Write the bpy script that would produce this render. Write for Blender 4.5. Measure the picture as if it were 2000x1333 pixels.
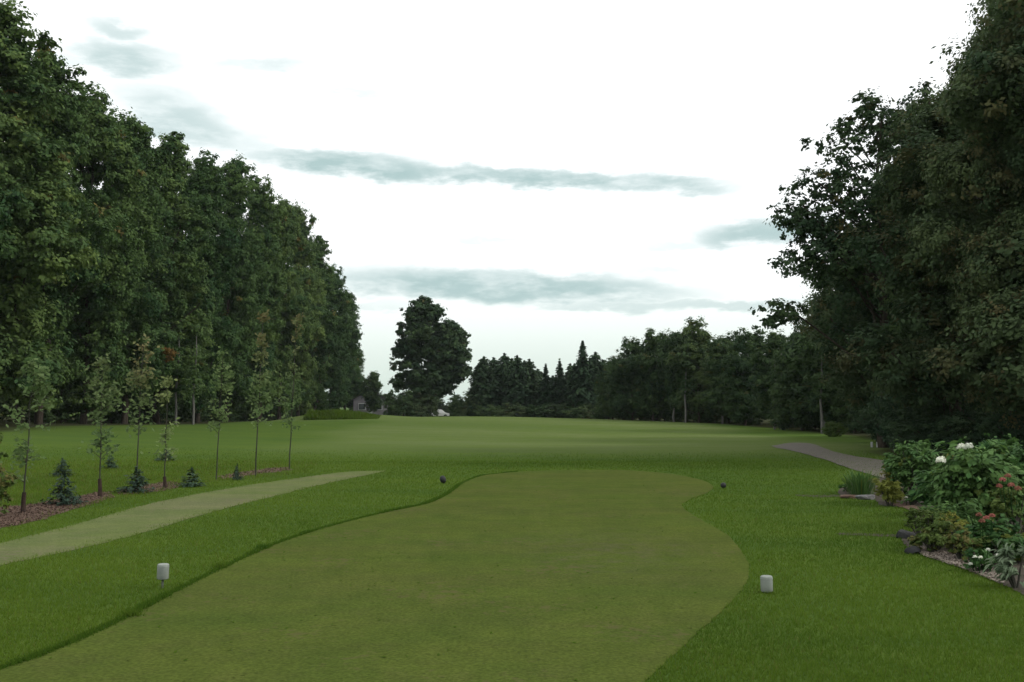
import bpy, bmesh, math, random
import numpy as np
from mathutils import Vector

# ------------------------------------------------------------------ camera, sky, sun, exposure
for o in list(bpy.data.objects): bpy.data.objects.remove(o)
S = bpy.context.scene
COL = S.collection
rng = np.random.default_rng(7)
random.seed(7)
F, CX, CY, HOR, CAMZ = 1944.0, 1000.0, 666.5, 790.0, 1.6
PITCH = math.atan((HOR - CY) / F)
cam_d = bpy.data.cameras.new('camera'); cam = bpy.data.objects.new('camera', cam_d); COL.objects.link(cam)
cam_d.sensor_width = 36; cam_d.lens = F / 2000 * 36; cam_d.clip_end = 6000
cam.location = (0, 0, CAMZ); cam.rotation_euler = (math.pi / 2 + PITCH, 0, 0)
S.camera = cam
S.view_settings.view_transform = 'Standard'; S.view_settings.look = 'None'
S.view_settings.exposure = .18; S.view_settings.gamma = 1
S.view_settings.use_curve_mapping = False
S.render.engine = 'CYCLES'
S.render.filter_size = 2.4
S.cycles.max_bounces = 6; S.cycles.diffuse_bounces = 3; S.cycles.transmission_bounces = 3

SUN_EL, SUN_AZ = math.radians(38), math.radians(94)     # azimuth clockwise from +Y (view direction): ahead on the right
sd = bpy.data.lights.new('sun', 'SUN'); sun = bpy.data.objects.new('sun', sd); COL.objects.link(sun)
sd.energy = 1.5; sd.angle = math.radians(11); sd.color = (1.0, 0.96, 0.88)
sdir = Vector((math.sin(SUN_AZ) * math.cos(SUN_EL), math.cos(SUN_AZ) * math.cos(SUN_EL), math.sin(SUN_EL)))
sun.rotation_euler = sdir.to_track_quat('Z', 'Y').to_euler()

def flatpt(px, py):
    d = ray(px, py); return d[:2] * (CAMZ / -d[2])
def ray(px, py):
    x, u = (px - CX) / F, (CY - py) / F
    return np.array([x, math.cos(PITCH) - u * math.sin(PITCH), math.sin(PITCH) + u * math.cos(PITCH)])

class NT:
    """small node-tree helper"""
    def __init__(s, tree): s.t = tree; s.t.nodes.clear()
    def n(s, typ, **kw):
        nd = s.t.nodes.new(typ)
        for k, v in kw.items(): setattr(nd, k, v)
        return nd
    def link(s, a, b): s.t.links.new(a, b)
    def put(s, sock, v):
        if v is None: return
        if isinstance(v, bpy.types.NodeSocket): s.link(v, sock)
        else: sock.default_value = v
    def m(s, op, a, b=None, c=None, clamp=False):
        nd = s.n('ShaderNodeMath', operation=op, use_clamp=clamp)
        s.put(nd.inputs[0], a); s.put(nd.inputs[1], b)
        if c is not None: s.put(nd.inputs[2], c)
        return nd.outputs[0]
    def mix(s, f, a, b, bt='MIX'):
        nd = s.n('ShaderNodeMix', data_type='RGBA', blend_type=bt)
        s.put(nd.inputs[0], f); s.put(nd.inputs[6], a if isinstance(a, bpy.types.NodeSocket) else (*a, 1)); s.put(nd.inputs[7], b if isinstance(b, bpy.types.NodeSocket) else (*b, 1))
        return nd.outputs[2]
    def noise(s, vec, scale, detail=3, rough=.55, dist=0.0):
        nd = s.n('ShaderNodeTexNoise'); s.put(nd.inputs['Vector'], vec)
        nd.inputs['Scale'].default_value = scale; nd.inputs['Detail'].default_value = detail
        nd.inputs['Roughness'].default_value = rough; nd.inputs['Distortion'].default_value = dist
        return nd.outputs[0]
    def rng(s, v, a, b, c=0.0, d=1.0, smooth=True):
        nd = s.n('ShaderNodeMapRange', interpolation_type='SMOOTHSTEP' if smooth else 'LINEAR')
        s.put(nd.inputs[0], v)
        for i, q in zip((1, 2, 3, 4), (a, b, c, d)): nd.inputs[i].default_value = q
        return nd.outputs[0]

# --- world: thin overcast in front of a Nishita sky, grey-blue cloud streaks
W = bpy.data.worlds.new('World'); S.world = W; W.use_nodes = True
g = NT(W.node_tree)
sky = g.n('ShaderNodeTexSky', sky_type='NISHITA', sun_disc=False)
sky.sun_elevation = SUN_EL; sky.sun_rotation = SUN_AZ
tc = g.n('ShaderNodeTexCoord'); sx = g.n('ShaderNodeSeparateXYZ'); g.link(tc.outputs['Generated'], sx.inputs[0])
az = g.m('ARCTAN2', sx.outputs[0], sx.outputs[1]); el = g.m('ARCSINE', sx.outputs[2])
cv = g.n('ShaderNodeCombineXYZ'); g.put(cv.inputs[0], g.m('MULTIPLY', az, 1.0)); g.put(cv.inputs[1], g.m('MULTIPLY', el, 3.2))
nz = g.noise(cv.outputs[0], 14, 5, .62); nz2 = g.noise(cv.outputs[0], 5.0, 4, .6)
cv2 = g.n('ShaderNodeCombineXYZ'); g.put(cv2.inputs[0], az); g.put(cv2.inputs[1], g.m('MULTIPLY', el, 2.2)); cv2.inputs[2].default_value = 5.3
nz3 = g.noise(cv2.outputs[0], 32, 4, .6)
azd = g.m('ADD', az, g.m('MULTIPLY', g.m('SUBTRACT', nz2, .5), .10))
eld = g.m('ADD', el, g.m('ADD', g.m('MULTIPLY', g.m('SUBTRACT', nz, .5), .030), g.m('MULTIPLY', g.m('SUBTRACT', nz3, .5), .012)))
STREAKS = [  # centre px, half width, half height, slope (px down per px right), strength
    (700, 322, 190, 26, .06, 1.0), (1000, 345, 330, 17, .05, .95), (1250, 360, 180, 19, .06, .85),
    (350, 235, 110, 48, .28, .75), (470, 280, 120, 24, .2, .45), (235, 112, 90, 30, .02, .8), (215, 55, 55, 16, .0, .65),
    (130, 118, 35, 14, 0, .4), (510, 128, 100, 15, -.06, .5), (700, 182, 60, 8, 0, .4),
    (960, 560, 340, 32, .03, 1.0), (760, 545, 140, 30, .06, .5), (1300, 596, 260, 11, 0, .6), (720, 598, 90, 8, 0, .3),
    (1490, 452, 130, 26, -.05, .9), (1320, 478, 90, 8, -.05, .4), (930, 468, 140, 6, 0, .35), (1270, 528, 80, 7, 0, .35),
]
acc = None
for (px, py, hw, hh, sl, st) in STREAKS:
    d = ray(px, py); d = d / np.linalg.norm(d)
    a0, e0 = math.atan2(d[0], d[1]), math.asin(d[2])
    da = g.m('SUBTRACT', azd, a0)
    e = g.m('ADD', g.m('SUBTRACT', eld, e0), g.m('MULTIPLY', da, sl))
    a2 = g.m('POWER', g.m('ABSOLUTE', g.m('MULTIPLY', da, F / hw)), 2.0)
    e2 = g.m('POWER', g.m('ABSOLUTE', g.m('MULTIPLY', e, F / (hh * .96))), 2.0)
    v = g.m('MULTIPLY', g.rng(g.m('ADD', a2, e2), 2.1, .0, 0, 1), st)
    acc = v if acc is None else g.m('MAXIMUM', acc, v)
acc = g.m('MULTIPLY', acc, g.rng(nz, .30, .60, .62, 1.05))
# the same kind of thin streaks all round the rest of the sky
wide = g.m('MULTIPLY', g.rng(nz2, .62, .80), .55)
acc = g.m('MAXIMUM', acc, wide)
low = g.rng(el, 0.0, .16)
white = g.mix(low, (7.7, 9.0, 8.1), (13.6, 13.9, 13.9))
over = g.mix(.93, sky.outputs[0], white)
grey = g.mix(low, (5.6, 7.1, 7.0), (4.8, 6.5, 6.5))
colr = g.mix(acc, over, grey)
bg = g.n('ShaderNodeBackground'); g.link(colr, bg.inputs[0]); bg.inputs[1].default_value = .085
wo = g.n('ShaderNodeOutputWorld'); g.link(bg.outputs[0], wo.inputs[0])

# ------------------------------------------------------------------ terrain
CTRL = [(-16,26,0),(-12,32,0),(-29,58,.35),(-47,60,.8),(-45,35,.5),(-30,90,-.16),(-45,100,0),(-28,130,-.85),(-26,180,-.5),(-45,160,-.8),
        (0,32,-.22),(0,45,-.42),(0,60,-.45),(0,90,-.2),(0,118,.12),(-9,120,.15),(9.6,110,-.15),(0,140,-.5),(-12,150,-.6),(5,165,-.9),(12,145,-.8),
        (15,60,-.5),(20.6,80,-.62),(14,95,-.35),(24,60,-.35),(14,42,-.25),(12,33,-.1),(30,40,0),(40,80,-.4),(35,120,-.6),(22,20,.1),(22,0,.1),(-22,0,.1),(-22,20,.1),
        (0,200,-1.5),(-50,220,-1.5),(50,200,-1.5),(-15,200,-1.4),(14,-20,0),(-14,-20,0),(0,-25,0),(-12,75,-.3),(-14,45,-.15)]
CP = np.array(CTRL, float)
def tps(r2): return np.where(r2 > 1e-9, .5 * r2 * np.log(r2 + 1e-12), 0)
_n = len(CP); _d2 = ((CP[:, None, :2] - CP[None, :, :2]) ** 2).sum(-1)
_A = np.zeros((_n + 3, _n + 3)); _A[:_n, :_n] = tps(_d2) + np.eye(_n) * 30
_A[:_n, _n] = 1; _A[:_n, _n + 1:] = CP[:, :2]; _A[_n:, :_n] = _A[:_n, _n:].T
_w = np.linalg.solve(_A, np.r_[CP[:, 2], 0, 0, 0])
def sstep(x, a, b):
    t = np.clip((x - a) / (b - a), 0, 1); return t * t * (3 - 2 * t)
def height(x, y):
    x = np.asarray(x, float); y = np.asarray(y, float)
    sh = np.broadcast(x, y).shape
    X = np.clip(np.broadcast_to(x, sh).ravel(), -70, 70); Y = np.clip(np.broadcast_to(y, sh).ravel(), -30, 230)
    z = np.zeros(len(X))
    for i in range(0, len(X), 20000):
        a, b = X[i:i+20000], Y[i:i+20000]
        z[i:i+20000] = tps((a[:, None] - CP[None, :, 0]) ** 2 + (b[:, None] - CP[None, :, 1]) ** 2) @ _w[:_n] + _w[_n] + _w[_n+1] * a + _w[_n+2] * b
    xx = np.broadcast_to(x, sh).ravel(); yy = np.broadcast_to(y, sh).ravel()
    far = sstep(np.hypot(xx, yy - 80), 150, 320)
    z = z * (1 - far) - 2.0 * far
    flat = np.maximum(sstep(np.abs(xx), 9, 17), sstep(yy, 23.5, 33))        # the tee plateau
    z = z * flat
    # grassed bank beside the end of the left tree row
    bank = np.exp(-(((yy - 110.5) / 1.6) ** 2)) * sstep(xx, -27, -22) * (1 - sstep(xx, -19, -12)) * .75
    bank2 = sstep(yy, 108.2, 110.6) * (1 - sstep(yy, 116, 135)) * sstep(xx, -27, -22) * (1 - sstep(xx, -19, -10)) * .62
    z = z + np.maximum(bank * .9, bank2)
    return z.reshape(sh)
def h1(x, y): return float(height(np.array([x]), np.array([y]))[0])
def gpt(px, py):
    """pixel of the photograph -> point on the terrain"""
    d = ray(px, py); t = CAMZ / max(1e-4, -d[2]) if d[2] < 0 else 60
    t = min(t, 200)
    for _ in range(25):
        p = d * t; z = h1(p[0], p[1])
        t = t * .4 + .6 * min(200, (CAMZ - z) / -d[2])
    p = d * t
    return np.array([p[0], p[1], h1(p[0], p[1])])
def atY(px, py, Y):
    d = ray(px, py); d = d * (Y / d[1]); d[2] += CAMZ
    return d

# ------------------------------------------------------------------ materials
MATS = {}
def new_mat(name):
    m = bpy.data.materials.new(name); m.use_nodes = True; MATS[name] = m
    return m, NT(m.node_tree)
def finish(q, col, rough=.9, spec=.15, bump=None, bstr=.3, bdist=.02, sheen=0):
    b = q.n('ShaderNodeBsdfPrincipled'); q.put(b.inputs['Base Color'], col if isinstance(col, bpy.types.NodeSocket) else (*col, 1))
    b.inputs['Roughness'].default_value = rough; b.inputs['Specular IOR Level'].default_value = spec
    b.inputs['Sheen Weight'].default_value = sheen; b.inputs['Sheen Roughness'].default_value = .55; b.inputs['Sheen Tint'].default_value = (.75, .85, .5, 1)
    if bump is not None:
        bn = q.n('ShaderNodeBump'); bn.inputs['Strength'].default_value = bstr; bn.inputs['Distance'].default_value = bdist
        q.link(bump, bn.inputs['Height']); q.link(bn.outputs[0], b.inputs['Normal'])
    o = q.n('ShaderNodeOutputMaterial'); q.link(b.outputs[0], o.inputs[0]); return b
def pos(q): return q.n('ShaderNodeNewGeometry').outputs['Position']
def stretched(q, p, sx_, sy_):
    mp = q.n('ShaderNodeMapping'); q.link(p, mp.inputs[0]); mp.inputs['Scale'].default_value = (sx_, sy_, 1); return mp.outputs[0]
def attr(q, name): return q.n('ShaderNodeAttribute', attribute_name=name).outputs['Fac']

def turf_colour(q, a, b, c, p):
    n1 = q.noise(p, .32, 4, .6); n2 = q.noise(p, 2.3, 4, .65); n3 = q.noise(p, 38, 3, .7); n4 = q.noise(stretched(q, p, .18, .9), 1.0, 3)
    col = q.mix(q.rng(n1, .32, .68), a, b)
    col = q.mix(q.m('MULTIPLY', q.rng(n2, .42, .72), .55), col, c)
    col = q.mix(q.m('MULTIPLY', q.rng(n4, .48, .66), .6), col, b)
    n5 = q.noise(stretched(q, p, .07, .42), 1.0, 4, .65); col = q.mix(q.m('MULTIPLY', q.rng(n5, .46, .62), .5), col, c)
    col = q.mix(.75, col, q.mix(q.rng(n3, .25, .75), (.62, .62, .62), (1.38, 1.38, 1.38)), 'MULTIPLY')
    return col, n3

def mat_ground():
    m, q = new_mat('mown_turf'); p = pos(q)
    rough, n3 = turf_colour(q, (.052, .090, .016), (.066, .104, .017), (.042, .080, .018), p)
    fair, _ = turf_colour(q, (.104, .134, .046), (.082, .118, .028), (.118, .145, .058), p)
    col = q.mix(attr(q, 'fairway'), rough, fair)
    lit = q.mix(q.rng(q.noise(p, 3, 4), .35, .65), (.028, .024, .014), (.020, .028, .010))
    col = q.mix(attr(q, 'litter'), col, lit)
    finish(q, col, 1.0, 0, q.m('ADD', n3, q.noise(p, 7, 3)), .5, .03, .025)
def mat_simple_turf(name, a, b, c, spots=None, bs=.4):
    m, q = new_mat(name); p = pos(q)
    col, n3 = turf_colour(q, a, b, c, p)
    if spots:
        mo = q.noise(p, 1.1, 4, .65); mo2 = q.noise(p, 4.5, 4, .7)
        col = q.mix(1.0, col, q.mix(q.rng(mo, .32, .68), (.96, .98, .95), (1.18, 1.14, 1.10)), 'MULTIPLY')
        col = q.mix(1.0, col, q.mix(q.rng(mo2, .32, .68), (.95, .96, .94), (1.10, 1.09, 1.08)), 'MULTIPLY')
        v = q.noise(p, 9, 3, .6); v2 = q.noise(p, .8, 2)
        col = q.mix(q.m('MULTIPLY', q.rng(q.m('MULTIPLY', v, v2), .30, .42), .65), col, spots)
        wx, wy = flatpt(1190, 1075)     # trodden patch where players stand
        sp_ = q.n('ShaderNodeSeparateXYZ'); q.link(p, sp_.inputs[0])
        dx = q.m('MULTIPLY', q.m('SUBTRACT', sp_.outputs[0], wx), 1.0); dy = q.m('MULTIPLY', q.m('SUBTRACT', sp_.outputs[1], wy), .55)
        dd = q.m('SQRT', q.m('ADD', q.m('MULTIPLY', dx, dx), q.m('MULTIPLY', dy, dy)))
        wear = q.m('MULTIPLY', q.rng(dd, 1.5, .1), q.rng(q.noise(p, 3.2, 5, .75), .40, .72))
        col = q.mix(q.m('MULTIPLY', wear, .5), col, (.088, .080, .046))
        col = q.mix(q.m('MULTIPLY', q.m('MULTIPLY', wear, .5), q.rng(q.noise(p, 14, 2), .5, .65)), col, (.045, .050, .024))
        vd = q.noise(p, 26, 2, .5)
        col = q.mix(q.m('MULTIPLY', q.rng(vd, .66, .74), .5), col, (.030, .036, .012))
    finish(q, col, 1.0, 0, n3, bs, .012, .02)
mat_ground()
mat_simple_turf('tee_turf', (.055, .072, .0145), (.047, .069, .0130), (.054, .064, .017), (.076, .070, .029))
mat_simple_turf('worn_grass', (.094, .112, .047), (.080, .105, .035), (.108, .110, .062), (.12, .105, .07), .6)
def mat_noise(name, a, b, scale, rough=.9, spec=.15, bstr=.5, bd=.02, c=None):
    m, q = new_mat(name); p = pos(q); v = q.noise(p, scale, 5, .65)
    col = q.mix(q.rng(v, .33, .67), a, b)
    if c: col = q.mix(q.m('MULTIPLY', q.rng(q.noise(p, scale * 4.3, 3), .5, .7), .8), col, c)
    finish(q, col, rough, spec, v, bstr, bd)
def mat_bark(name, a, b):
    m, q = new_mat(name); t = q.n('ShaderNodeTexCoord').outputs['Object']
    mp = q.n('ShaderNodeMapping'); q.link(t, mp.inputs[0]); mp.inputs['Scale'].default_value = (6, 6, 1.2)
    v = q.noise(mp.outputs[0], 2.2, 5, .7)
    finish(q, q.mix(q.rng(v, .35, .65), a, b), .95, .1, v, .8, .03)
mat_noise('path_gravel', (.090, .080, .064), (.128, .115, .094), 5, c=(.072, .064, .052))
mat_noise('mulch', (.085, .052, .038), (.140, .094, .072), 16, c=(.055, .036, .026), bstr=.9, bd=.03)
mat_noise('bed_gravel', (.20, .165, .135), (.29, .245, .205), 30, c=(.12, .10, .085), bstr=.9, bd=.02)
mat_noise('soil', (.034, .028, .020), (.055, .045, .033), 9)
mat_noise('stone', (.10, .10, .105), (.18, .175, .17), 12)
mat_noise('dark_stone', (.025, .025, .027), (.05, .05, .05), 10)
mat_noise('marker_white', (.20, .22, .20), (.26, .28, .25), 14, .8, .15, .1)
mat_noise('marker_dark', (.012, .013, .014), (.02, .022, .02), 14, .6, .3, .1)
mat_noise('steel', (.05, .06, .045), (.08, .09, .07), 20, .7, .2, .1)
mat_noise('render_wall', (.17, .16, .175), (.21, .195, .21), 2)
mat_noise('roof_shingle', (.05, .045, .045), (.075, .066, .062), 5)
mat_noise('trim_white', (.42, .43, .43), (.5, .5, .5), 6)
mat_noise('window_glass', (.02, .025, .03), (.03, .035, .04), 2, .12, .5, 0)
mat_noise('car_paint', (.55, .56, .56), (.6, .61, .61), 2, .3, .5, 0)
mat_noise('rubber', (.014, .014, .015), (.022, .022, .022), 9)
mat_noise('tree_guard', (.030, .020, .016), (.050, .032, .026), 12)
mat_bark('bark_dark', (.030, .024, .018), (.065, .054, .042))
mat_bark('bark_pale', (.10, .098, .088), (.175, .17, .155))
mat_bark('bark_young', (.036, .036, .028), (.065, .064, .050))

def mat_leaf(name, dark, light, warm, trans=.3, rough=.75, spec=.12):
    """tint: leaf-to-leaf and bough-to-bough leaf colour; warm: leaves already turning"""
    m, q = new_mat(name)
    oi = q.n('ShaderNodeObjectInfo').outputs['Random']
    col = q.mix(attr(q, 'tint'), dark, light)
    col = q.mix(attr(q, 'warm'), col, warm)
    hs = q.n('ShaderNodeHueSaturation'); q.link(col, hs.inputs['Color'])
    q.put(hs.inputs['Hue'], q.m('ADD', .490, q.m('MULTIPLY', oi, .030))); q.put(hs.inputs['Value'], q.m('ADD', 1.22, q.m('MULTIPLY', oi, -.44)))
    b = q.n('ShaderNodeBsdfPrincipled'); q.link(hs.outputs[0], b.inputs['Base Color'])
    b.inputs['Roughness'].default_value = rough; b.inputs['Specular IOR Level'].default_value = spec
    t = q.n('ShaderNodeBsdfTranslucent'); q.link(hs.outputs[0], t.inputs[0])
    ms = q.n('ShaderNodeMixShader'); ms.inputs[0].default_value = trans
    q.link(b.outputs[0], ms.inputs[1]); q.link(t.outputs[0], ms.inputs[2])
    o = q.n('ShaderNodeOutputMaterial'); q.link(ms.outputs[0], o.inputs[0])
mat_leaf('leaf_maple', (.034, .076, .027), (.106, .160, .042), (.22, .10, .03))
mat_leaf('leaf_right', (.040, .070, .032), (.100, .132, .052), (.15, .095, .042))
mat_leaf('leaf_far', (.032, .062, .028), (.082, .125, .040), (.13, .10, .03))
mat_leaf('leaf_lone', (.028, .058, .030), (.070, .108, .040), (.14, .09, .03))
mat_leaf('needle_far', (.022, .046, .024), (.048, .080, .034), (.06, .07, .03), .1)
mat_leaf('needle_blue', (.030, .058, .036), (.058, .092, .058), (.06, .07, .04), .1)
mat_leaf('leaf_young', (.095, .150, .050), (.190, .250, .100), (.26, .13, .08), .45)
mat_leaf('leaf_bush', (.032, .080, .022), (.084, .160, .042), (.14, .13, .02), .25, .65, .12)
mat_leaf('leaf_yellow', (.125, .150, .028), (.220, .235, .050), (.22, .16, .04), .35)
mat_leaf('leaf_sage', (.09, .13, .07), (.19, .24, .15), (.17, .16, .08), .25)
mat_leaf('leaf_olive', (.065, .100, .022), (.13, .175, .045), (.18, .11, .05), .3)
mat_leaf('petal_white', (.60, .62, .52), (.76, .77, .68), (.7, .6, .4), .3)
mat_leaf('petal_red', (.20, .06, .05), (.36, .15, .11), (.4, .15, .09), .3)
mat_leaf('grass_blade', (.058, .108, .014), (.120, .180, .021), (.14, .13, .04), .5, 1.0, 0)

# ------------------------------------------------------------------ mesh helpers
def mesh_np(name, V, quads=None, tris=None, mat=None, fattr=None, smooth=False):
    me = bpy.data.meshes.new(name)
    V = np.asarray(V, np.float32)
    lo, st, tot = [], [], []
    n0 = 0
    if quads is not None and len(quads):
        quads = np.asarray(quads, np.int32); lo.append(quads.ravel()); st.append(np.arange(len(quads)) * 4); tot.append(np.full(len(quads), 4)); n0 = quads.size
    if tris is not None and len(tris):
        tris = np.asarray(tris, np.int32); lo.append(tris.ravel()); st.append(n0 + np.arange(len(tris)) * 3); tot.append(np.full(len(tris), 3))
    lo = np.concatenate(lo); st = np.concatenate(st); tot = np.concatenate(tot)
    me.vertices.add(len(V)); me.vertices.foreach_set('co', V.ravel())
    me.loops.add(len(lo)); me.loops.foreach_set('vertex_index', lo.astype(np.int32))
    me.polygons.add(len(st)); me.polygons.foreach_set('loop_start', st.astype(np.int32)); me.polygons.foreach_set('loop_total', tot.astype(np.int32))
    if smooth: me.polygons.foreach_set('use_smooth', np.ones(len(st), bool))
    for k, v in (fattr or {}).items():
        at = me.attributes.new(k, 'FLOAT', 'FACE'); at.data.foreach_set('value', np.asarray(v, np.float32))
    me.update(); me.validate()
    if mat: me.materials.append(MATS[mat])
    return me
def link(name, data, parent=None, loc=None, rz=0, sc=None):
    o = bpy.data.objects.new(name, data); COL.objects.link(o)
    if parent: o.parent = parent
    if loc is not None: o.location = [float(v) for v in loc]
    o.rotation_euler = (0, 0, rz)
    if sc is not None: o.scale = sc if hasattr(sc, '__len__') else (sc, sc, sc)
    return o
def tag(o, label, cat, group=None, kind=None):
    if label: o['label'] = label
    if cat: o['category'] = cat
    if group: o['group'] = group
    if kind: o['kind'] = kind
    return o
def thing(name, label, cat, loc, rz=0, sc=None, group=None):
    return tag(link(name, None, None, loc, rz, sc), label, cat, group)

def unit(v): return v / (np.linalg.norm(v, axis=-1, keepdims=True) + 1e-9)
def rand_dirs(n): return unit(rng.normal(size=(n, 3)))
def leaf_mesh(name, C, N, L, Wd, tint, warm, mat, axis=None):
    """one folded diamond per leaf: centres C, face normals N, length L, width Wd"""
    n = len(C); L = np.broadcast_to(L, n); Wd = np.broadcast_to(Wd, n)
    a = rand_dirs(n) if axis is None else axis + .35 * rand_dirs(n)
    a = unit(a - N * (a * N).sum(1, keepdims=True)); b = np.cross(N, a)
    V = np.empty((n, 4, 3), np.float32)
    V[:, 0] = C - a * (L / 2)[:, None]; V[:, 2] = C + a * (L / 2)[:, None] - N * (L * .12)[:, None]
    V[:, 1] = C + b * (Wd / 2)[:, None] - N * (L * .06)[:, None]; V[:, 3] = C - b * (Wd / 2)[:, None] - N * (L * .06)[:, None]
    Q = np.arange(n * 4).reshape(n, 4)
    return mesh_np(name, V.reshape(-1, 3), Q, None, mat, {'tint': np.clip(tint, 0, 1), 'warm': np.clip(warm, 0, 1)})
def tubes(name, paths, mat, sides=7):
    VV, QQ, off = [], [], 0
    for pts, rad in paths:
        pts = np.asarray(pts, float); n = len(pts)
        tg = unit(np.gradient(pts, axis=0)); ref = np.array([1., 0, 0]) if abs(tg[0][0]) < .9 else np.array([0, 1., 0])
        u = unit(np.cross(tg, ref)); v = np.cross(tg, u)
        th = np.arange(sides) / sides * 2 * np.pi
        ring = pts[:, None] + np.asarray(rad)[:, None, None] * (np.cos(th)[None, :, None] * u[:, None] + np.sin(th)[None, :, None] * v[:, None])
        VV.append(ring.reshape(-1, 3))
        i = np.arange(n - 1)[:, None] * sides + np.arange(sides)[None]; j = np.arange(n - 1)[:, None] * sides + (np.arange(sides)[None] + 1) % sides
        QQ.append(np.stack([i, j, j + sides, i + sides], -1).reshape(-1, 4) + off); off += n * sides
    return mesh_np(name, np.concatenate(VV), np.concatenate(QQ), None, mat, smooth=True)
def boughs_to_leaves(B, R, T, nclump, nleaf, leaf, flat=.7, cl=.42, up=.5, spread=1.0, warm_p=.04, warm_amt=.7):
    """B bough centres, R radii, T bough tints -> leaf arrays: clumps spread over each bough, leaves over each clump"""
    nb = len(B)
    d = rand_dirs(nb * nclump); rr = rng.uniform(.35, 1.0, (nb * nclump, 1)) ** .6
    bc = np.repeat(B, nclump, 0); br = np.repeat(R, nclump)
    cc = bc + d * rr * br[:, None] * np.array([1, 1, flat])
    cr = br * cl * rng.uniform(.6, 1.25, len(cc))
    ct = np.repeat(T, nclump) + rng.normal(0, .07, len(cc))
    cw = np.where(rng.random(len(cc)) < warm_p, warm_amt, 0) * rng.uniform(.4, 1, len(cc))
    n = len(cc) * nleaf
    e = rand_dirs(n); er = np.minimum(np.abs(rng.normal(0, .62, (n, 1))) + .12, rng.uniform(.95, 1.2, (n, 1)))
    C = np.repeat(cc, nleaf, 0) + e * er * np.repeat(cr, nleaf)[:, None] * np.array([1, 1, .7]) * spread
    out = np.repeat(d, nleaf, 0)
    N = unit(out * .55 + e * .45 + np.array([0, 0, up]) + .5 * rand_dirs(n))
    L = leaf * rng.uniform(.65, 1.35, n)
    tint = np.repeat(ct, nleaf) + rng.normal(0, .08, n)
    warm = np.repeat(cw, nleaf) * rng.uniform(.5, 1, n)
    return C, N, L, tint, warm
def ell_boughs(ells, per, rmin, rmax, inner=.25):
    """boughs over the surface (and some inside) of a union of ellipsoids (cx,cy,cz,rx,ry,rz,weight)"""
    B, R = [], []
    for (cx, cy, cz, a, b, c, w) in ells:
        n = int(per * w); d = rand_dirs(n)
        f = np.where(rng.random(n) < inner, rng.uniform(.25, .7, n), rng.uniform(.78, 1.0, n))
        r = rng.uniform(rmin, rmax, n)
        ext = np.array([max(a - .5 * rmax, .4 * a), max(b - .5 * rmax, .4 * b), max(c - .45 * rmax, .4 * c)])
        B.append(np.array([cx, cy, cz]) + d * f[:, None] * ext); R.append(r)
    return np.concatenate(B), np.concatenate(R)
def limbs_to(B, H, base, r0, frac, lean=(0, 0), sides=7, n2=26):
    top = np.array([lean[0], lean[1], H * .86]); zs = np.linspace(-.25, 1, 9)
    wob = rng.normal(0, .012 * H, (9, 2)); wob[:2] = 0
    tr = np.stack([lean[0] * np.clip(zs, 0, 1) ** 1.5 + wob[:, 0], lean[1] * np.clip(zs, 0, 1) ** 1.5 + wob[:, 1], zs * H * .86], 1)
    tr[0, 2] = -.4
    rad = r0 * np.clip(1.0 - .86 * np.clip(zs, 0, 1), .08, 1); rad[0] *= 1.5; rad[1] *= 1.08
    paths = [(tr, rad)]
    idx = rng.permutation(len(B))[:n2]
    for i in idx:
        e = B[i]; z0 = max(base * .8, e[2] - .35 * np.hypot(e[0], e[1]) - .08 * H); z0 = min(z0, H * .8)
        k = np.interp(z0, tr[:, 2], np.arange(9)); s = np.array([np.interp(k, np.arange(9), tr[:, j]) for j in range(3)])
        t = np.linspace(0, 1, 6)[:, None]
        p = s + (e - s) * t; p[:, 2] -= .06 * np.linalg.norm(e - s) * np.sin(np.pi * t[:, 0]); p[1:-1] += rng.normal(0, .02, (4, 3)) * np.linalg.norm(e - s)
        rr = np.interp(k, np.arange(9), rad) * (.5 if n2 < 40 else .24)
        paths.append((p, np.linspace(rr, .012 * H ** .4, 6)))
    return paths

TREE = {}; LIMBS = {}
def reseed(key):
    global rng
    rng = np.random.default_rng(sum((i + 3) * ord(c) for i, c in enumerate(key)))
def proto_tree(key, H, base, ells, per, rmin, rmax, nclump, nleaf, leaf, mat, bark, r0, warm_p=.03, flat=.7, cl=.42, inner=.25, extra=None, aspect=.62, lean=(0, 0), warm_amt=.7, n2=26, spread=1.0):
    reseed(key); B, R = ell_boughs(ells, per, rmin, rmax, inner)
    if extra is not None:
        B = np.concatenate([B, np.array([e[:3] for e in extra])]); R = np.concatenate([R, np.array([e[3] for e in extra])])
    T = np.clip(rng.normal(.45, .2, len(B)), .05, .95)
    C, N, L, t, w = boughs_to_leaves(B, R, T, nclump, nleaf, leaf, flat, cl, warm_p=warm_p, warm_amt=warm_amt, spread=spread)
    k = C[:, 2] > .05; C, N, L, t, w = C[k], N[k], L[k], t[k], w[k]
    crown = leaf_mesh(key + '_crown', C, N, L, L * aspect, t, w, mat)
    ps = limbs_to(B, H, base, r0, .5, lean, n2=n2)
    trunk = tubes(key + '_trunk', ps[:1], bark, 9)
    TREE[key] = (crown, trunk, H)
    if key in ('airy', 'lone'): LIMBS[key] = [tubes(key + '_limb', [p_], bark, 6) for p_ in ps[1:]]
    else: LIMBS[key] = [tubes(key + '_limbs', ps[1:], bark, 6)]
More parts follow.
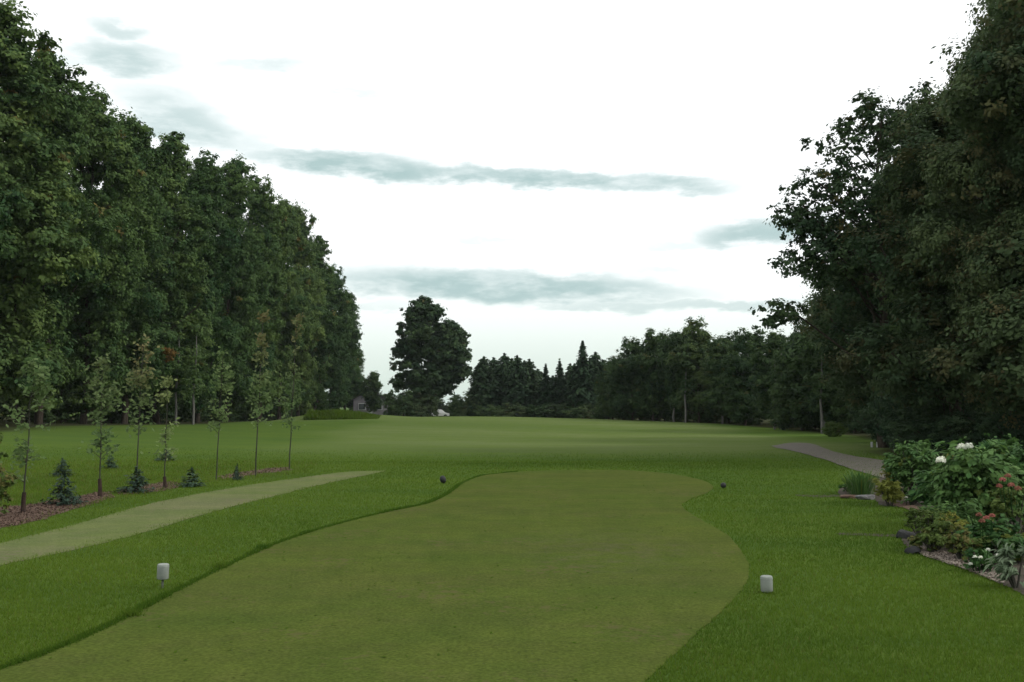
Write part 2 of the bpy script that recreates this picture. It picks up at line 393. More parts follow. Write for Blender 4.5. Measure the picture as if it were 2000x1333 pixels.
def put_tree(key, name, label, group, X, Y, H, rz, wide=1.0, cat='tree', bark=None):
    crown, trunk, H0 = TREE[key]
    s = H / H0
    t = thing(name, label, cat, (X, Y, h1(X, Y) - .03), rz, (s * wide, s * wide, s), group)
    a = link('trunk', trunk, t)
    c = link('crown', crown, t); c['kind'] = 'stuff'
    for lm in LIMBS.get(key, []):
        b_ = link('limb', lm, a)
        if len(LIMBS[key]) == 1: b_.name = 'limbs'; b_['kind'] = 'stuff'
    if bark:
        a.data = trunk.copy(); a.data.materials.clear(); a.data.materials.append(MATS[bark])
    return t
def column_ells(H, base, Rm, n, shape, jit=.18):
    """stack of offset ellipsoids following a crown profile"""
    out = []
    for i in range(n):
        u = (i + .5) / n; z = base + (H - base) * u; r = Rm * shape(u)
        k = 2 if r > .55 * Rm else 1
        for _ in range(k):
            th = rng.uniform(0, 6.28); off = r * rng.uniform(.15, .42) if k > 1 else r * .15
            rr = r * rng.uniform(.62, .85) if k > 1 else r * .9
            out.append((off * math.cos(th), off * math.sin(th), z + rng.normal(0, .02 * H), rr, rr, (H - base) / n * rng.uniform(.75, 1.05), rr / Rm + .15))
    return out

# ------------------------------------------------------------------ the setting: ground and sheets
TREELINE_R = np.array([(14, -40), (13.5, 0), (13.2, 15), (12.3, 26), (12.0, 32), (13.5, 38), (18.5, 50), (23, 76), (22.6, 90), (20.6, 102), (16.7, 110), (10, 119), (2, 142), (-4, 146), (-8, 160), (-8, 400)], float)
TREELINE_L = np.array([(-24, -40), (-25, 40), (-26.5, 60), (-27, 90), (-27.0, 135), (-26, 190), (-26, 400)], float)
xs = np.unique(np.r_[-np.geomspace(60, 2500, 22), -np.arange(25, 61, 1.75), np.arange(-25, 26, .5), np.arange(25, 61, 1.75), np.geomspace(60, 2500, 22)])
ys = np.unique(np.r_[-np.geomspace(30, 800, 12), np.arange(-30, 0, 2.5), np.arange(0, 42, .5), np.arange(42, 205, 1.1), np.geomspace(205, 3500, 26)])
GX, GY = np.meshgrid(xs, ys); GZ = height(GX, GY)
nx, ny = len(xs), len(ys)
ii = (np.arange(ny - 1)[:, None] * nx + np.arange(nx - 1)[None]).ravel()
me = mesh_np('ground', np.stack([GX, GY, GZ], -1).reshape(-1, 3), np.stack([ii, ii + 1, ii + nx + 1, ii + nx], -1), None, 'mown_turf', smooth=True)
def wob(x, y, s): return np.sin(x * s + 1.3 * np.sin(y * s * .7)) * .5 + np.sin(y * s * 1.37 + x * s * .4 + 2) * .5
edge = wob(GX, GY, .22) * 1.4
fw = sstep(GY + edge * 1.5, 29.5, 43) * (1 - sstep(np.abs(GX - 2.5 + edge) - .07 * (GY - 40), 10.5, 14.5)) * (.72 + .28 * wob(GX * .3 + 3 * np.sin(GY * .11), GY * .8 + 6 * np.sin(GX * .07), .23))
fw = np.maximum(fw, .55 * sstep(GY, 100, 108) * (1 - sstep(np.abs(GX), 30, 40)) * (GY < 150))
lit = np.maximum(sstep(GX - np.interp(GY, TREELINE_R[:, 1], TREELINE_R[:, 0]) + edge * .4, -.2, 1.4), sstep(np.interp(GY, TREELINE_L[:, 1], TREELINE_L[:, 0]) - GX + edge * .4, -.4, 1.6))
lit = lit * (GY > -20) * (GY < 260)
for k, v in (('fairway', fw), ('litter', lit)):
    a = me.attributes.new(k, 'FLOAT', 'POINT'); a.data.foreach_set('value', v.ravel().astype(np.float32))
tag(link('ground', me), 'rolling mown grass of the golf course', 'ground', kind='structure')

def smooth_poly(P, per=8, jit=0.0, closed=True):
    P = np.asarray(P, float); n = len(P); out = []
    for i in range(n if closed else n - 1):
        p0, p1, p2, p3 = (P[(i - 1) % n], P[i], P[(i + 1) % n], P[(i + 2) % n]) if closed else (P[max(i - 1, 0)], P[i], P[i + 1], P[min(i + 2, n - 1)])
        for t in np.arange(per) / per:
            out.append(.5 * ((2 * p1) + (-p0 + p2) * t + (2 * p0 - 5 * p1 + 4 * p2 - p3) * t * t + (-p0 + 3 * p1 - 3 * p2 + p3) * t ** 3))
    if not closed: out.append(P[-1])
    out = np.array(out)
    if jit: out += rng.normal(0, jit, out.shape)
    return out
def sheet(name, poly, z, mat, label, cat):
    bm = bmesh.new(); vs = [bm.verts.new((p[0], p[1], z)) for p in poly]
    f = bm.faces.new(vs); f.normal_update()
    if f.normal.z < 0: f.normal_flip()
    bmesh.ops.triangulate(bm, faces=[f]); m_ = bpy.data.meshes.new(name); bm.to_mesh(m_); bm.free(); m_.materials.append(MATS[mat])
    return tag(link(name, m_), label, cat, kind='structure')
def drape(name, L, R, mat, label, cat, dz=.012, m=7):
    L, R = np.asarray(L), np.asarray(R); n = len(L); t = np.linspace(0, 1, m)
    XY = L[:, None, :2] * (1 - t)[None, :, None] + R[:, None, :2] * t[None, :, None]
    Z = height(XY[..., 0], XY[..., 1]) + dz; V = np.concatenate([XY, Z[..., None]], -1).reshape(-1, 3)
    i = (np.arange(n - 1)[:, None] * m + np.arange(m - 1)[None]).ravel()
    return tag(link(name, mesh_np(name, V, np.stack([i, i + 1, i + m + 1, i + m], -1), None, mat, smooth=True)), label, cat, kind='structure')
def inpoly(P, poly):
    x, y = P[:, 0], P[:, 1]; c = np.zeros(len(P), bool); j = len(poly) - 1
    for i in range(len(poly)):
        xi, yi = poly[i][:2]; xj, yj = poly[j][:2]
        c ^= ((yi > y) != (yj > y)) & (x < (xj - xi) * (y - yi) / (yj - yi + 1e-12) + xi); j = i
    return c
def flatpt(px, py):
    d = ray(px, py); return d[:2] * (CAMZ / -d[2])
def pix(lst): return np.array([flatpt(*p) for p in lst])

TEE_L = pix([(-560, 1480), (-250, 1390), (0, 1308), (90, 1277), (170, 1243), (250, 1205), (330, 1163), (430, 1113), (540, 1063), (640, 1030), (750, 1002), (830, 985), (868, 969), (886, 957), (905, 943), (945, 929), (1010, 922)])
TEE_R = pix([(1110, 919), (1210, 919), (1300, 925), (1365, 937), (1392, 950), (1382, 963), (1345, 978), (1332, 990), (1362, 1012), (1418, 1045), (1450, 1080), (1463, 1112), (1450, 1152), (1400, 1203), (1330, 1267), (1262, 1333), (1190, 1420)])
tee_poly = smooth_poly(np.r_[TEE_L, TEE_R, [(.1, 2.0), (-3.8, 2.0)]], 8, .006)
sheet('tee', tee_poly, .006, 'tee_turf', 'closely mown olive tee with a curved edge in the foreground', 'tee')
PL_a = [(-160, 1105), (0, 1062), (110, 1035), (200, 1010), (300, 983), (400, 963), (500, 946), (600, 932), (680, 922), (752, 920)]
PL_b = [(-160, 1150), (0, 1106), (110, 1083), (200, 1062), (300, 1036), (400, 1005), (500, 979), (600, 954), (690, 934), (754, 921)]
pl_poly = np.r_[smooth_poly(pix(PL_a), 8, .012, False), smooth_poly(pix(PL_b), 8, .012, False)[::-1]]
sheet('grass_path', pl_poly, .005, 'worn_grass', 'pale worn grass path running between the saplings and the tee', 'path')
PR_a = [(1508, 872), (1545, 866), (1585, 868), (1640, 886), (1700, 897), (1760, 905)]
PR_b = [(1512, 875), (1545, 881), (1590, 893), (1640, 909), (1690, 926), (1740, 940)]
prA = smooth_poly(np.array([gpt(*p) for p in PR_a]), 6, .02, False); prB = smooth_poly(np.array([gpt(*p) for p in PR_b]), 6, .02, False)
drape('gravel_path', prA, prB, 'path_gravel', 'grey brown gravel cart path curving behind the flower bed', 'path', .02)
bed_px = [(2060, 1185), (2000, 1164), (1950, 1141), (1880, 1113), (1805, 1086), (1776, 1074), (1762, 1054), (1786, 1034), (1790, 1008), (1762, 993), (1716, 987), (1702, 968), (1642, 970), (1646, 952), (1700, 938), (1725, 932)]
bed_poly = np.r_[smooth_poly(pix(bed_px), 5, .01, False), [(12.2, 21.5), (12.2, 7.6), (5.3, 7.6)]]
sheet('flower_bed', bed_poly, .008, 'soil', 'dark soil of the flower bed at the right edge', 'flower bed')
strip = smooth_poly(pix([(1782, 1070), (1830, 1076), (1885, 1094), (1935, 1112), (1962, 1130), (1956, 1142), (1905, 1122), (1850, 1103), (1800, 1086)]), 6, .008)
sheet('gravel_edging', strip, .016, 'bed_gravel', 'pinkish gravel strip along the front of the flower bed', 'gravel')
patch2 = smooth_poly(pix([(1728, 984), (1765, 983), (1800, 996), (1806, 1022), (1788, 1030), (1792, 1008), (1765, 994)]), 6, .008)
sheet('bark_mulch', patch2, .014, 'mulch', 'red brown bark mulch at the inner curve of the flower bed', 'mulch')
MUL = [([(-60, 1040), (0, 1032), (60, 1022), (130, 1000), (215, 975), (205, 962), (140, 972), (70, 985), (0, 992), (-60, 1000)], 'red brown mulch strip around the leftmost sapling'),
       ([(236, 966), (280, 964), (330, 957), (352, 948), (330, 942), (285, 948), (245, 956)], 'red brown mulch patch between the middle saplings'),
       ([(440, 936), (500, 928), (556, 920), (556, 914), (500, 918), (445, 928)], 'brown mulch patch under the farthest saplings')]
mulch_polys = []
for pts, lb in MUL:
    P = smooth_poly(pix(pts), 6, .03 if pts[0][0] < 300 else .10); mulch_polys.append(P); sheet('mulch', P, .007, 'mulch', lb, 'mulch')
for pts, lb in (([(1640, 1042), (1700, 1043), (1768, 1046), (1768, 1050), (1700, 1048), (1645, 1046)], 'bare brown turf step beside the dark rock'),
                ([(1556, 967), (1600, 968), (1644, 967), (1644, 971), (1600, 972), (1560, 970)], 'narrow bare turf step left of the edging stones')):
    sheet('turf_step', smooth_poly(pix(pts), 4, .01), .006, 'soil', lb, 'turf step')

# mulch chips / gravel as real pieces too small to pick apart
def chips(name, poly, n, size, mat, label, cat):
    lo, hi = poly[:, :2].min(0), poly[:, :2].max(0); P = rng.uniform(lo, hi, (n * 3, 2)); P = P[inpoly(P, poly)][:n]
    C = np.c_[P, rng.uniform(.012, .026, len(P))]; N = unit(np.array([0, 0, 1.0]) + .6 * rand_dirs(len(P)))
    me_ = leaf_mesh(name, C, N, size * rng.uniform(.5, 1.5, len(P)), size * .6, rng.random(len(P)), np.zeros(len(P)), None); me_.materials.append(MATS[mat])
    tag(link(name, me_), label, cat, kind='stuff')
chips('bark_chips', mulch_polys[0], 5200, .036, 'mulch', 'scattered bark chips on the left mulch strip', 'mulch')
chips('bark_chips', mulch_polys[1], 1200, .036, 'mulch', 'scattered bark chips on the middle mulch patch', 'mulch')
chips('bark_chips', mulch_polys[2], 900, .045, 'mulch', 'scattered bark chips on the far mulch patch', 'mulch')
chips('gravel_chips', strip, 3200, .030, 'bed_gravel', 'loose gravel chips on the flower bed edging', 'gravel')

# grass blades in the near rough
def blades(name, P, hgt, wid, label, tint, warm, mat='grass_blade', lean=.45):
    n = len(P); z = height(P[:, 0], P[:, 1]); th = rng.uniform(0, 6.283, n)
    u = np.c_[np.cos(th), np.sin(th), np.zeros(n)]; ln = rng.normal(0, lean, (n, 2)) * hgt[:, None]
    B = np.c_[P, z]; V = np.empty((n, 3, 3)); V[:, 0] = B - u * wid[:, None] / 2; V[:, 1] = B + u * wid[:, None] / 2
    V[:, 2] = B + np.c_[ln, hgt]
    m_ = mesh_np(name, V.reshape(-1, 3), None, np.arange(n * 3).reshape(n, 3), mat, {'tint': np.clip(tint, 0, 1), 'warm': np.clip(warm, 0, 1)})
    return tag(link(name, m_), label, 'grass', kind='stuff')
def near_rough(n, y0, y1, dens_pow):
    u = rng.random(n); Y = y0 * (y1 / y0) ** u
    X = rng.uniform(-1, 1, n) * (.56 * Y + .6)
    P = np.c_[X, Y]; J = P + rng.normal(0, 1, P.shape) * np.array([.09, .15]); bad = inpoly(P, tee_poly) | inpoly(J, pl_poly) | inpoly(P, bed_poly)
    for m_ in mulch_polys: bad |= inpoly(P + rng.normal(0, .12, P.shape) * (1 if m_ is mulch_polys[0] else 2.2), m_)
    return P[~bad]
P = near_rough(640000, 4.6, 44, 1)
P = P[rng.random(len(P)) > sstep(P[:, 1], 22, 43)]
P = P[P[:, 0] < np.interp(P[:, 1], TREELINE_R[:, 1], TREELINE_R[:, 0])]
bedside = inpoly(P, np.r_[pix([(-300, 1070), (0, 1030), (200, 985), (400, 945), (600, 925)]), [(-5.5, 29), (-22, 29), (-14, 10)]])
hg = rng.uniform(.018, .042, len(P)) * np.where(bedside, 1.7, 1.0); wd = .003 + .00042 * P[:, 1]
tn = .42 + .22 * sstep(-P[:, 0], -1, 3) + .2 * wob(P[:, 0], P[:, 1], .9) + .15 * wob(P[:, 0], P[:, 1], 2.7) + rng.normal(0, .13, len(P))
blades('rough_grass', P, hg, wd, 'short green rough grass around the tee', tn, np.where(rng.random(len(P)) < np.where(bedside, .22, .04), .7, 0))
# uncut fringe on the left lip of the tee
E = smooth_poly(TEE_L[1:], 60, 0, False); nrm = np.gradient(E, axis=0); nrm = unit(np.c_[-nrm[:, 1], nrm[:, 0]])
E = np.repeat(E, 26, 0); nr = np.repeat(nrm, 26, 0); off = np.abs(rng.normal(0, .020, len(E))) - .004
P2 = E + nr * off[:, None] + rng.normal(0, .02, E.shape)
hg2 = rng.uniform(.014, .040, len(P2)) * (1 - .3 * sstep(P2[:, 1], 16, 20)) * (.75 + .4 * (wob(P2[:, 0], P2[:, 1], 3.1) > .1))
blades('edge_grass', P2, hg2, .006 + .0005 * P2[:, 1], 'darker uncut grass fringe along the left edge of the tee', rng.normal(.20, .16, len(P2)), np.zeros(len(P2)), lean=.3)
# small tufts standing at the lip
for (px, py) in ((430, 1110), (512, 1073), (255, 1205)):
    c = flatpt(px, py); Pn = c + rng.normal(0, .03, (160, 2))
    blades('grass_tuft', Pn, rng.uniform(.03, .075, 160), np.full(160, .008), {430: 'dark grass tuft on the tee edge, right of the left white marker', 512: 'small dark grass tuft on the tee edge farther up the curve', 255: 'dark grass tuft on the tee edge, below the left white marker'}[px], rng.normal(.05, .1, 160), np.zeros(160), lean=.5)
# fallen leaves and divot crumbs on the tee
P = np.c_[rng.uniform(-4, 4.5, 900), rng.uniform(4.8, 20, 900)]; P = P[inpoly(P, tee_poly)]
m_ = leaf_mesh('fallen_leaves', np.c_[P, np.full(len(P), .014)], unit(np.array([0, 0, 1.]) + .4 * rand_dirs(len(P))), rng.uniform(.015, .045, len(P)), .018, rng.random(len(P)) * .3, np.zeros(len(P)), 'grass_blade')
tag(link('fallen_leaves', m_), 'tiny dark leaves and crumbs strewn over the tee', 'leaf litter', kind='stuff')

# ------------------------------------------------------------------ tree prototypes
shapeA = lambda u: (1.0 - .06 * u) * (1 - max(0, (u - .6) / .4) ** 2 * .58) * (.78 + .22 * min(1, u * 4))
shapeB = lambda u: (1 - max(0, (u - .4) / .6) ** 1.8 * .70) * (.8 + .2 * min(1, u * 5))
reseed('rows')
for i, (sh, Rm) in enumerate(((shapeA, 5.0), (shapeB, 4.8), (shapeB, 5.3))):
    H = 24.0
    ex = [(rng.normal(0, .6), rng.normal(0, .6), H - .7 - k * .8, .8 + .35 * k) for k in range(3)] + [(rng.normal(0, 1.1), rng.normal(0, 1.1), H - rng.uniform(1.6, 3.6), 1.1) for _ in range(10)]
    proto_tree('row%d' % i, H, 3.0, column_ells(H - .8, 2.4, Rm, 7, sh), 24, .8, 1.7, 11, 50, .27, 'leaf_maple', 'bark_dark', .30, warm_p=.006, flat=.75, extra=ex)
# right-hand trees, close to the camera
reseed('right')
proto_tree('dense0', 18, 2.6, column_ells(17.2, 2.5, 4.7, 6, shapeA), 18, .8, 1.6, 15, 80, .145, 'leaf_right', 'bark_dark', .26, warm_p=.16, inner=.3, warm_amt=.6)
proto_tree('dense1', 13, 2.2, column_ells(12.4, 2.1, 3.9, 5, shapeB), 18, .7, 1.4, 15, 74, .140, 'leaf_right', 'bark_dark', .22, warm_p=.20, inner=.3, warm_amt=.6)
air = [(-1.0, 0, 10.2, 2.6, 2.4, 2.6, 1.2), (.9, .3, 12.6, 2.4, 2.2, 2.0, 1.0), (2.6, .2, 13.2, 1.8, 1.8, 1.6, .6), (-1.6, -.2, 7.6, 2.2, 2.2, 1.5, .8), (.8, 0, 8.5, 3.2, 2.6, 3.2, 1.3),
       (1.0, .4, 5.3, 2.8, 2.8, 2.4, 1.1), (-3.3, 0, 5.3, 1.5, 1.1, .9, .2), (-2.6, 0, 8.9, .9, .8, .6, .25), (1.9, .6, 2.9, 1.8, 2.2, 1.8, .6)]
air = [(e[0] - .8,) + e[1:] for e in air]
proto_tree('airy', 15.3, 2.0, air, 26, .55, 1.05, 8, 25, .17, 'leaf_lone', 'bark_dark', .24, warm_p=.05, inner=.2, cl=.40, n2=60)
lone = [(-1.4, 0, 13.6, 4.3, 4.0, 4.2, 1.1), (3.6, .2, 9.6, 2.7, 3.0, 4.8, .9), (-1.0, .3, 9.3, 5.6, 4.8, 4.4, 1.3), (-1.2, 0, 16.2, 2.8, 2.8, 2.3, .5), (-1.6, 0, 5.0, 4.8, 3.8, 2.9, .9), (2.2, 0, 12.8, 2.6, 2.6, 2.4, .5), (1.6, 0, 6.4, 3.8, 3.4, 2.6, .6)]
proto_tree('lone', 18.4, 2.6, lone, 70, .8, 1.5, 9, 20, .48, 'leaf_lone', 'bark_pale', .42, warm_p=.02, inner=.42)
rnd = lambda u: max(.3, math.sin(math.pi * min(1, .18 + .82 * u)) ** .55)
proto_tree('mid0', 11, 1.6, column_ells(10.6, 1.2, 3.6, 4, rnd), 30, .55, 1.4, 9, 36, .24, 'leaf_far', 'bark_dark', .17, warm_p=.02)
proto_tree('mid1', 11, 2.4, column_ells(10.6, 2.0, 3.2, 4, rnd), 30, .55, 1.3, 9, 36, .24, 'leaf_far', 'bark_pale', .14, warm_p=.03)
proto_tree('mid2', 11, 1.2, column_ells(10.6, .8, 3.9, 4, shapeB), 30, .55, 1.4, 9, 36, .24, 'leaf_far', 'bark_dark', .17, warm_p=.02)
proto_tree('bush0', 3.0, .3, [(0, 0, 1.3, 1.7, 1.6, 1.5, 1.0), (.9, .3, 1.0, 1.2, 1.2, 1.1, .6), (-.8, -.2, 1.1, 1.2, 1.2, 1.2, .6)], 26, .3, .6, 8, 30, .13, 'leaf_far', 'bark_dark', .07, warm_p=.02, n2=12)
proto_tree('bush1', 3.0, .3, [(0, 0, 1.5, 1.5, 1.5, 1.5, 1.0), (.7, -.4, 1.1, 1.4, 1.2, 1.2, .6), (-.9, .3, .9, 1.2, 1.2, 1.0, .6)], 26, .3, .6, 8, 30, .13, 'leaf_right', 'bark_dark', .07, warm_p=.05, n2=12)

proto_tree('yew', 3.0, .3, [(0, 0, 1.3, 1.7, 1.6, 1.5, 1.0), (.9, .3, 1.0, 1.2, 1.2, 1.1, .6), (-.8, -.2, 1.1, 1.2, 1.2, 1.2, .6)], 26, .3, .6, 8, 30, .12, 'needle_far', 'bark_dark', .07, warm_p=0, n2=12, aspect=.3)  # dark needle colour stands in for the shade at the right wood's foot
def proto_conifer(key, H, R, tiers, per, leaf, mat, low=.06, droop=.25, pw=.9, bark='bark_dark', dens=6.0, asp=.62):
    reseed(key); C, N, A, L, T = [], [], [], [], []; paths = []
    tz = np.linspace(-.2, 1, 8) * H; paths.append((np.c_[np.zeros(8), np.zeros(8), tz], np.linspace(.018 * H, .002 * H, 8)))
    for k in range(tiers):
        t = k / (tiers - 1); z = H * (low + (1 - low) * t * .985)
        r = R * (1 - t) ** pw * rng.uniform(.85, 1.12) + .02 * R
        nb = max(4, int(per * (1 - .5 * t)))
        for j in range(nb):
            th = rng.uniform(0, 6.283); rr = r * rng.uniform(.72, 1.12); d = np.array([math.cos(th), math.sin(th), 0])
            paths.append((np.array([[0, 0, z + .12 * rr], d * rr * .5 + [0, 0, z + .06 * rr], d * rr * .95 + [0, 0, z - droop * rr * .7]]), [.006 * H * (1 - t) + .003, .004 * H * (1 - t) + .002, .002]))
            n = max(6, int(rr / leaf * dens)); s = rng.uniform(.12, 1, n)
            p = d * (rr * s)[:, None] + np.c_[np.zeros(n), np.zeros(n), z + .1 * rr - droop * rr * s ** 2]
            side = np.array([-d[1], d[0], 0]); p += side * (rng.normal(0, .16, n) * rr * (1.15 - s))[:, None]; p[:, 2] += rng.normal(0, .45 * H / tiers, n)
            C.append(p); A.append(np.tile(d, (n, 1)) * .9 + side * rng.normal(0, .5, (n, 1)) + [0, 0, -.2])
            N.append(unit(np.array([0, 0, 1.0]) + .6 * rand_dirs(n) + .3 * d)); L.append(leaf * rng.uniform(.7, 1.4, n)); T.append(np.full(n, rng.normal(.45, .2)) + rng.normal(0, .12, n))
    C, N, A, L, T = map(np.concatenate, (C, N, A, L, T))
    TREE[key] = (leaf_mesh(key + '_crown', C, N, L, L * asp, T, np.zeros(len(C)), mat, axis=A), tubes(key + '_trunk', paths, bark, 5), H)
proto_conifer('spruce0', 11, 2.8, 30, 20, .42, 'needle_far', pw=.75)
proto_conifer('spruce1', 10, 1.9, 30, 16, .38, 'needle_far', pw=.8)
proto_conifer('cedar', 9, 2.2, 26, 22, .42, 'needle_far', pw=.40, droop=.05)
proto_conifer('seedling', .6, .27, 9, 9, .075, 'needle_blue', low=.08, droop=-.12, pw=.6, dens=5, asp=.4)

# ------------------------------------------------------------------ left tree row
reseed('placing')
ORD = ['first', 'second', 'third', 'fourth', 'fifth', 'sixth', 'seventh', 'eighth', 'ninth', 'tenth', 'eleventh', 'twelfth', 'thirteenth', 'fourteenth', 'fifteenth', 'sixteenth']
def topH(px, py, X, Y): return atY(px, py, Y)[2] - h1(X, Y)
LROW = [(-150, 51, 0, 1.0), (-5, 58, 22, 1.0), (75, 64, 100, 0.87), (165, 71, 172, 0.83), (240, 78, 228, 0.87), (318, 86, 268, 0.92), (388, 96, 305, 0.87), (447, 107, 315, .9), (500, 117, 352, .9), (546, 128, 388, .9), (583, 140, 405, .9), (618, 153, 465, .9), (645, 166, 520, .85), (672, 181, 572, .9), (688, 195, 640, .9)]
big_left = None
for i, (px, Y, top, wd_) in enumerate(LROW):
    X = (px - CX) / F * Y; H = topH(px, top, X, Y)
    t = put_tree('row%d' % (i * 2 % 3), 'maple_tree', 'tall dense maple, %s from the left in the left tree row' % ORD[i], 'front trees of the left row', X, Y, H, 1.3 * i + .4, wd_ * 24 / H if H > 24 else wd_)
    if i == 5: big_left = t
# a bough already turned orange low on one of them
c = atY(330, 690, 79)
Bq = c + rng.normal(0, .22, (7, 3)); C, N, L, tt, ww = boughs_to_leaves(Bq, np.full(7, .5), np.full(7, .5), 6, 22, .2)
bpy.context.view_layer.update()
m_ = leaf_mesh('autumn_bough', C, N, L, L * .6, tt, np.full(len(C), .85) * rng.uniform(.7, 1, len(C)), 'leaf_maple')
ab = link('autumn_bough', m_, big_left); ab.matrix_parent_inverse = big_left.matrix_world.inverted(); ab['label'] = 'bough of leaves turned orange'; ab['kind'] = 'stuff'
k = 0
for Y in np.arange(56, 188, 9.5):
    X = -38.0 + rng.normal(0, .8)
    put_tree('row%d' % (k % 3), 'forest_tree', 'tall broadleaf tree half hidden behind the front of the left row', 'second line of the left row', X, Y, rng.uniform(19, 22), rng.uniform(0, 6), .95); k += 1
for Y in np.arange(52, 150, 13):
    put_tree('row%d' % (k % 3), 'forest_tree', 'dark tree deep inside the left wood, seen only between trunks', 'inner trees of the left wood', -46 + rng.normal(0, 1), Y, rng.uniform(17, 20), rng.uniform(0, 6), 1.0); k += 1
for j, Y in enumerate(np.arange(50, 184, 5.2)):
    put_tree('bush%d' % (j % 2), 'undergrowth_bush', 'dark low bush under the trees of the left row', 'undergrowth of the left row', -32.5 + rng.normal(0, 1.2) - (3 if j % 2 else 0), Y, rng.uniform(2.4, 4.0), rng.uniform(0, 6), 1.2, 'bush')
# slim pale trunks standing at the foot of the row
for j, (px, Y, lb) in enumerate(((345, 84, 'slim pale trunk at the foot of the left row, left of the pair'), (379, 84, 'slim pale trunk at the foot of the left row, right of the pair'))):
    X = (px - CX) / F * Y
    p = np.array([[0, 0, -.3], [.03, 0, 1.2], [-.05, .05, 2.6], [.06, 0, 4.2], [.15, .1, 6.0], [.1, .1, 7.5]])
    t = thing('birch_tree', lb, 'tree', (X, Y, h1(X, Y)))
    link('trunk', tubes('birch_trunk', [(p, [.11, .10, .09, .08, .06, .03])], 'bark_pale'), t)
    Bq = np.array([[0, -.4, 3.6], [.6, -.3, 4.6], [-.6, -.4, 4.4], [.1, -.2, 5.8], [.3, -.5, 3.2]]); C, N, L, tt, ww = boughs_to_leaves(Bq, np.full(5, 1.0), np.full(5, .4), 9, 34, .22)
    link('crown', leaf_mesh('birch_crown', C, N, L, L * .6, tt, ww, 'leaf_maple'), t)['kind'] = 'stuff'

# ------------------------------------------------------------------ lone tree, its surroundings, conifers
def place(key, name, label, px, Y, top, rz=0, wide=1.0, group=None, cat='tree', bark=None):
    X = (px - CX) / F * Y
    return put_tree(key, name, label, group, X, Y, topH(px, top, X, Y), rz, wide, cat, bark)
place('lone', 'lone_maple', 'broad round-crowned maple standing alone against the sky', 842, 150, 579, 0, 1.0)
place('bush0', 'shrub', 'dark shrub under the left side of the lone maple', 788, 147, 742, .5, .95, cat='shrub')
place('bush1', 'shrub', 'dark shrub beside the trunk of the lone maple', 825, 148, 755, 1.5, 1.0, cat='shrub')
place('mid1', 'round_tree', 'small round tree hanging over the house roof', 729, 170, 722, 1.0, .95)
place('bush0', 'shrub', 'yellowish shrub filling the gap right of the lone maple', 905, 146, 765, 2.2, .8, cat='shrub')
for i, (px, tp_) in enumerate(((760, 770), (800, 765), (850, 768), (888, 772), (925, 764), (960, 750))):
    place('mid2', 'distant_tree', 'distant tree low on the horizon behind the lone maple', px, 235, tp_, i * 1.4, 1.9, 'distant trees behind the lone maple')
place('bush0', 'shrub', 'dark shrub between the lone maple and the evergreens', 898, 150, 772, 1.2, .9, cat='shrub')
place('bush1', 'shrub', 'dark shrub at the left foot of the evergreen group', 925, 143, 768, .2, 1.1, cat='shrub')
CON = [('cedar', 945, 143, 698, 1.2, 'rounded dark cedar at the left end of the evergreen group'), ('cedar', 985, 145, 692, 1.0, 'dark cedar second from the left in the evergreen group'),
       ('cedar', 1010, 141, 696, 1.0, 'dark cedar third from the left in the evergreen group'), ('cedar', 1034, 144, 703, 1.1, 'dark cedar left of the small pointed spruce'),
       ('spruce1', 1066, 140, 713, 1.35, 'small pointed spruce in the middle of the evergreen group'), ('spruce1', 1093, 142, 706, 1.5, 'thin pointed spire left of the big spruce'),
       ('cedar', 1114, 146, 712, 1.0, 'dark cedar touching the big spruce on its left'), ('spruce0', 1138, 139, 668, 1.15, 'tallest broad spruce of the evergreen group'),
       ('cedar', 1163, 141, 690, 1.1, 'dark cedar at the right end of the evergreen group')]
for i, (k_, px, Y, top, w_, lb) in enumerate(CON): place(k_, 'evergreen_tree', lb, px, Y, top, i * 1.7, w_, 'evergreen group beyond the fairway')
for i, px in enumerate((960, 1000, 1045, 1085, 1120, 1150)):
    place('bush%d' % (i % 2), 'undergrowth_bush', 'dark low bush at the foot of the evergreen group', px, 137, 783, i * 1.1, 1.7, 'undergrowth of the evergreen group', 'bush')
for i, (px, tp_) in enumerate(((938, 712), (964, 700), (1000, 702), (1024, 706), (1050, 722), (1080, 735), (1122, 712), (1152, 702), (1178, 705))):
    place('cedar', 'evergreen_tree', 'dark evergreen behind the evergreen group', px, 154, tp_, i * 2.1, 1.25, 'back row of the evergreen group')

# ------------------------------------------------------------------ tree line right of the centre
MID = [('mid0', 1195, 117, 700, 1.0, 0), ('mid2', 1232, 114, 664, 1.0, 0), ('mid0', 1275, 112, 648, .95, 0), ('mid1', 1318, 109, 640, .95, 1), ('mid2', 1362, 106, 627, .9, 0), ('mid1', 1408, 102, 655, .95, 1),
       ('mid0', 1452, 97, 648, .95, 0), ('mid1', 1512, 90, 640, .9, 1), ('mid2', 1562, 83, 640, .9, 0), ('mid1', 1612, 76, 630, .9, 1), ('mid0', 1665, 74, 630, 1.0, 0)]
for i, (k_, px, Y, top, w_, b) in enumerate(MID):
    place(k_, 'broadleaf_tree', 'broadleaf tree, %s from the left in the right middle tree line' % ORD[i], px, Y, top, i * 1.9, w_, 'tree line right of the fairway')
for i, (px, Y, top) in enumerate(((1215, 126, 695), (1258, 124, 665), (1300, 122, 655), (1340, 118, 645), (1385, 116, 650), (1430, 112, 655), (1480, 106, 650), (1530, 100, 648), (1590, 92, 670), (1650, 84, 660), (1700, 75, 640))):
    place('mid%d' % (i % 3), 'forest_tree', 'tree filling the gaps behind the right middle tree line', px, Y, top, i * 2.3, 1.15, 'second line right of the fairway')
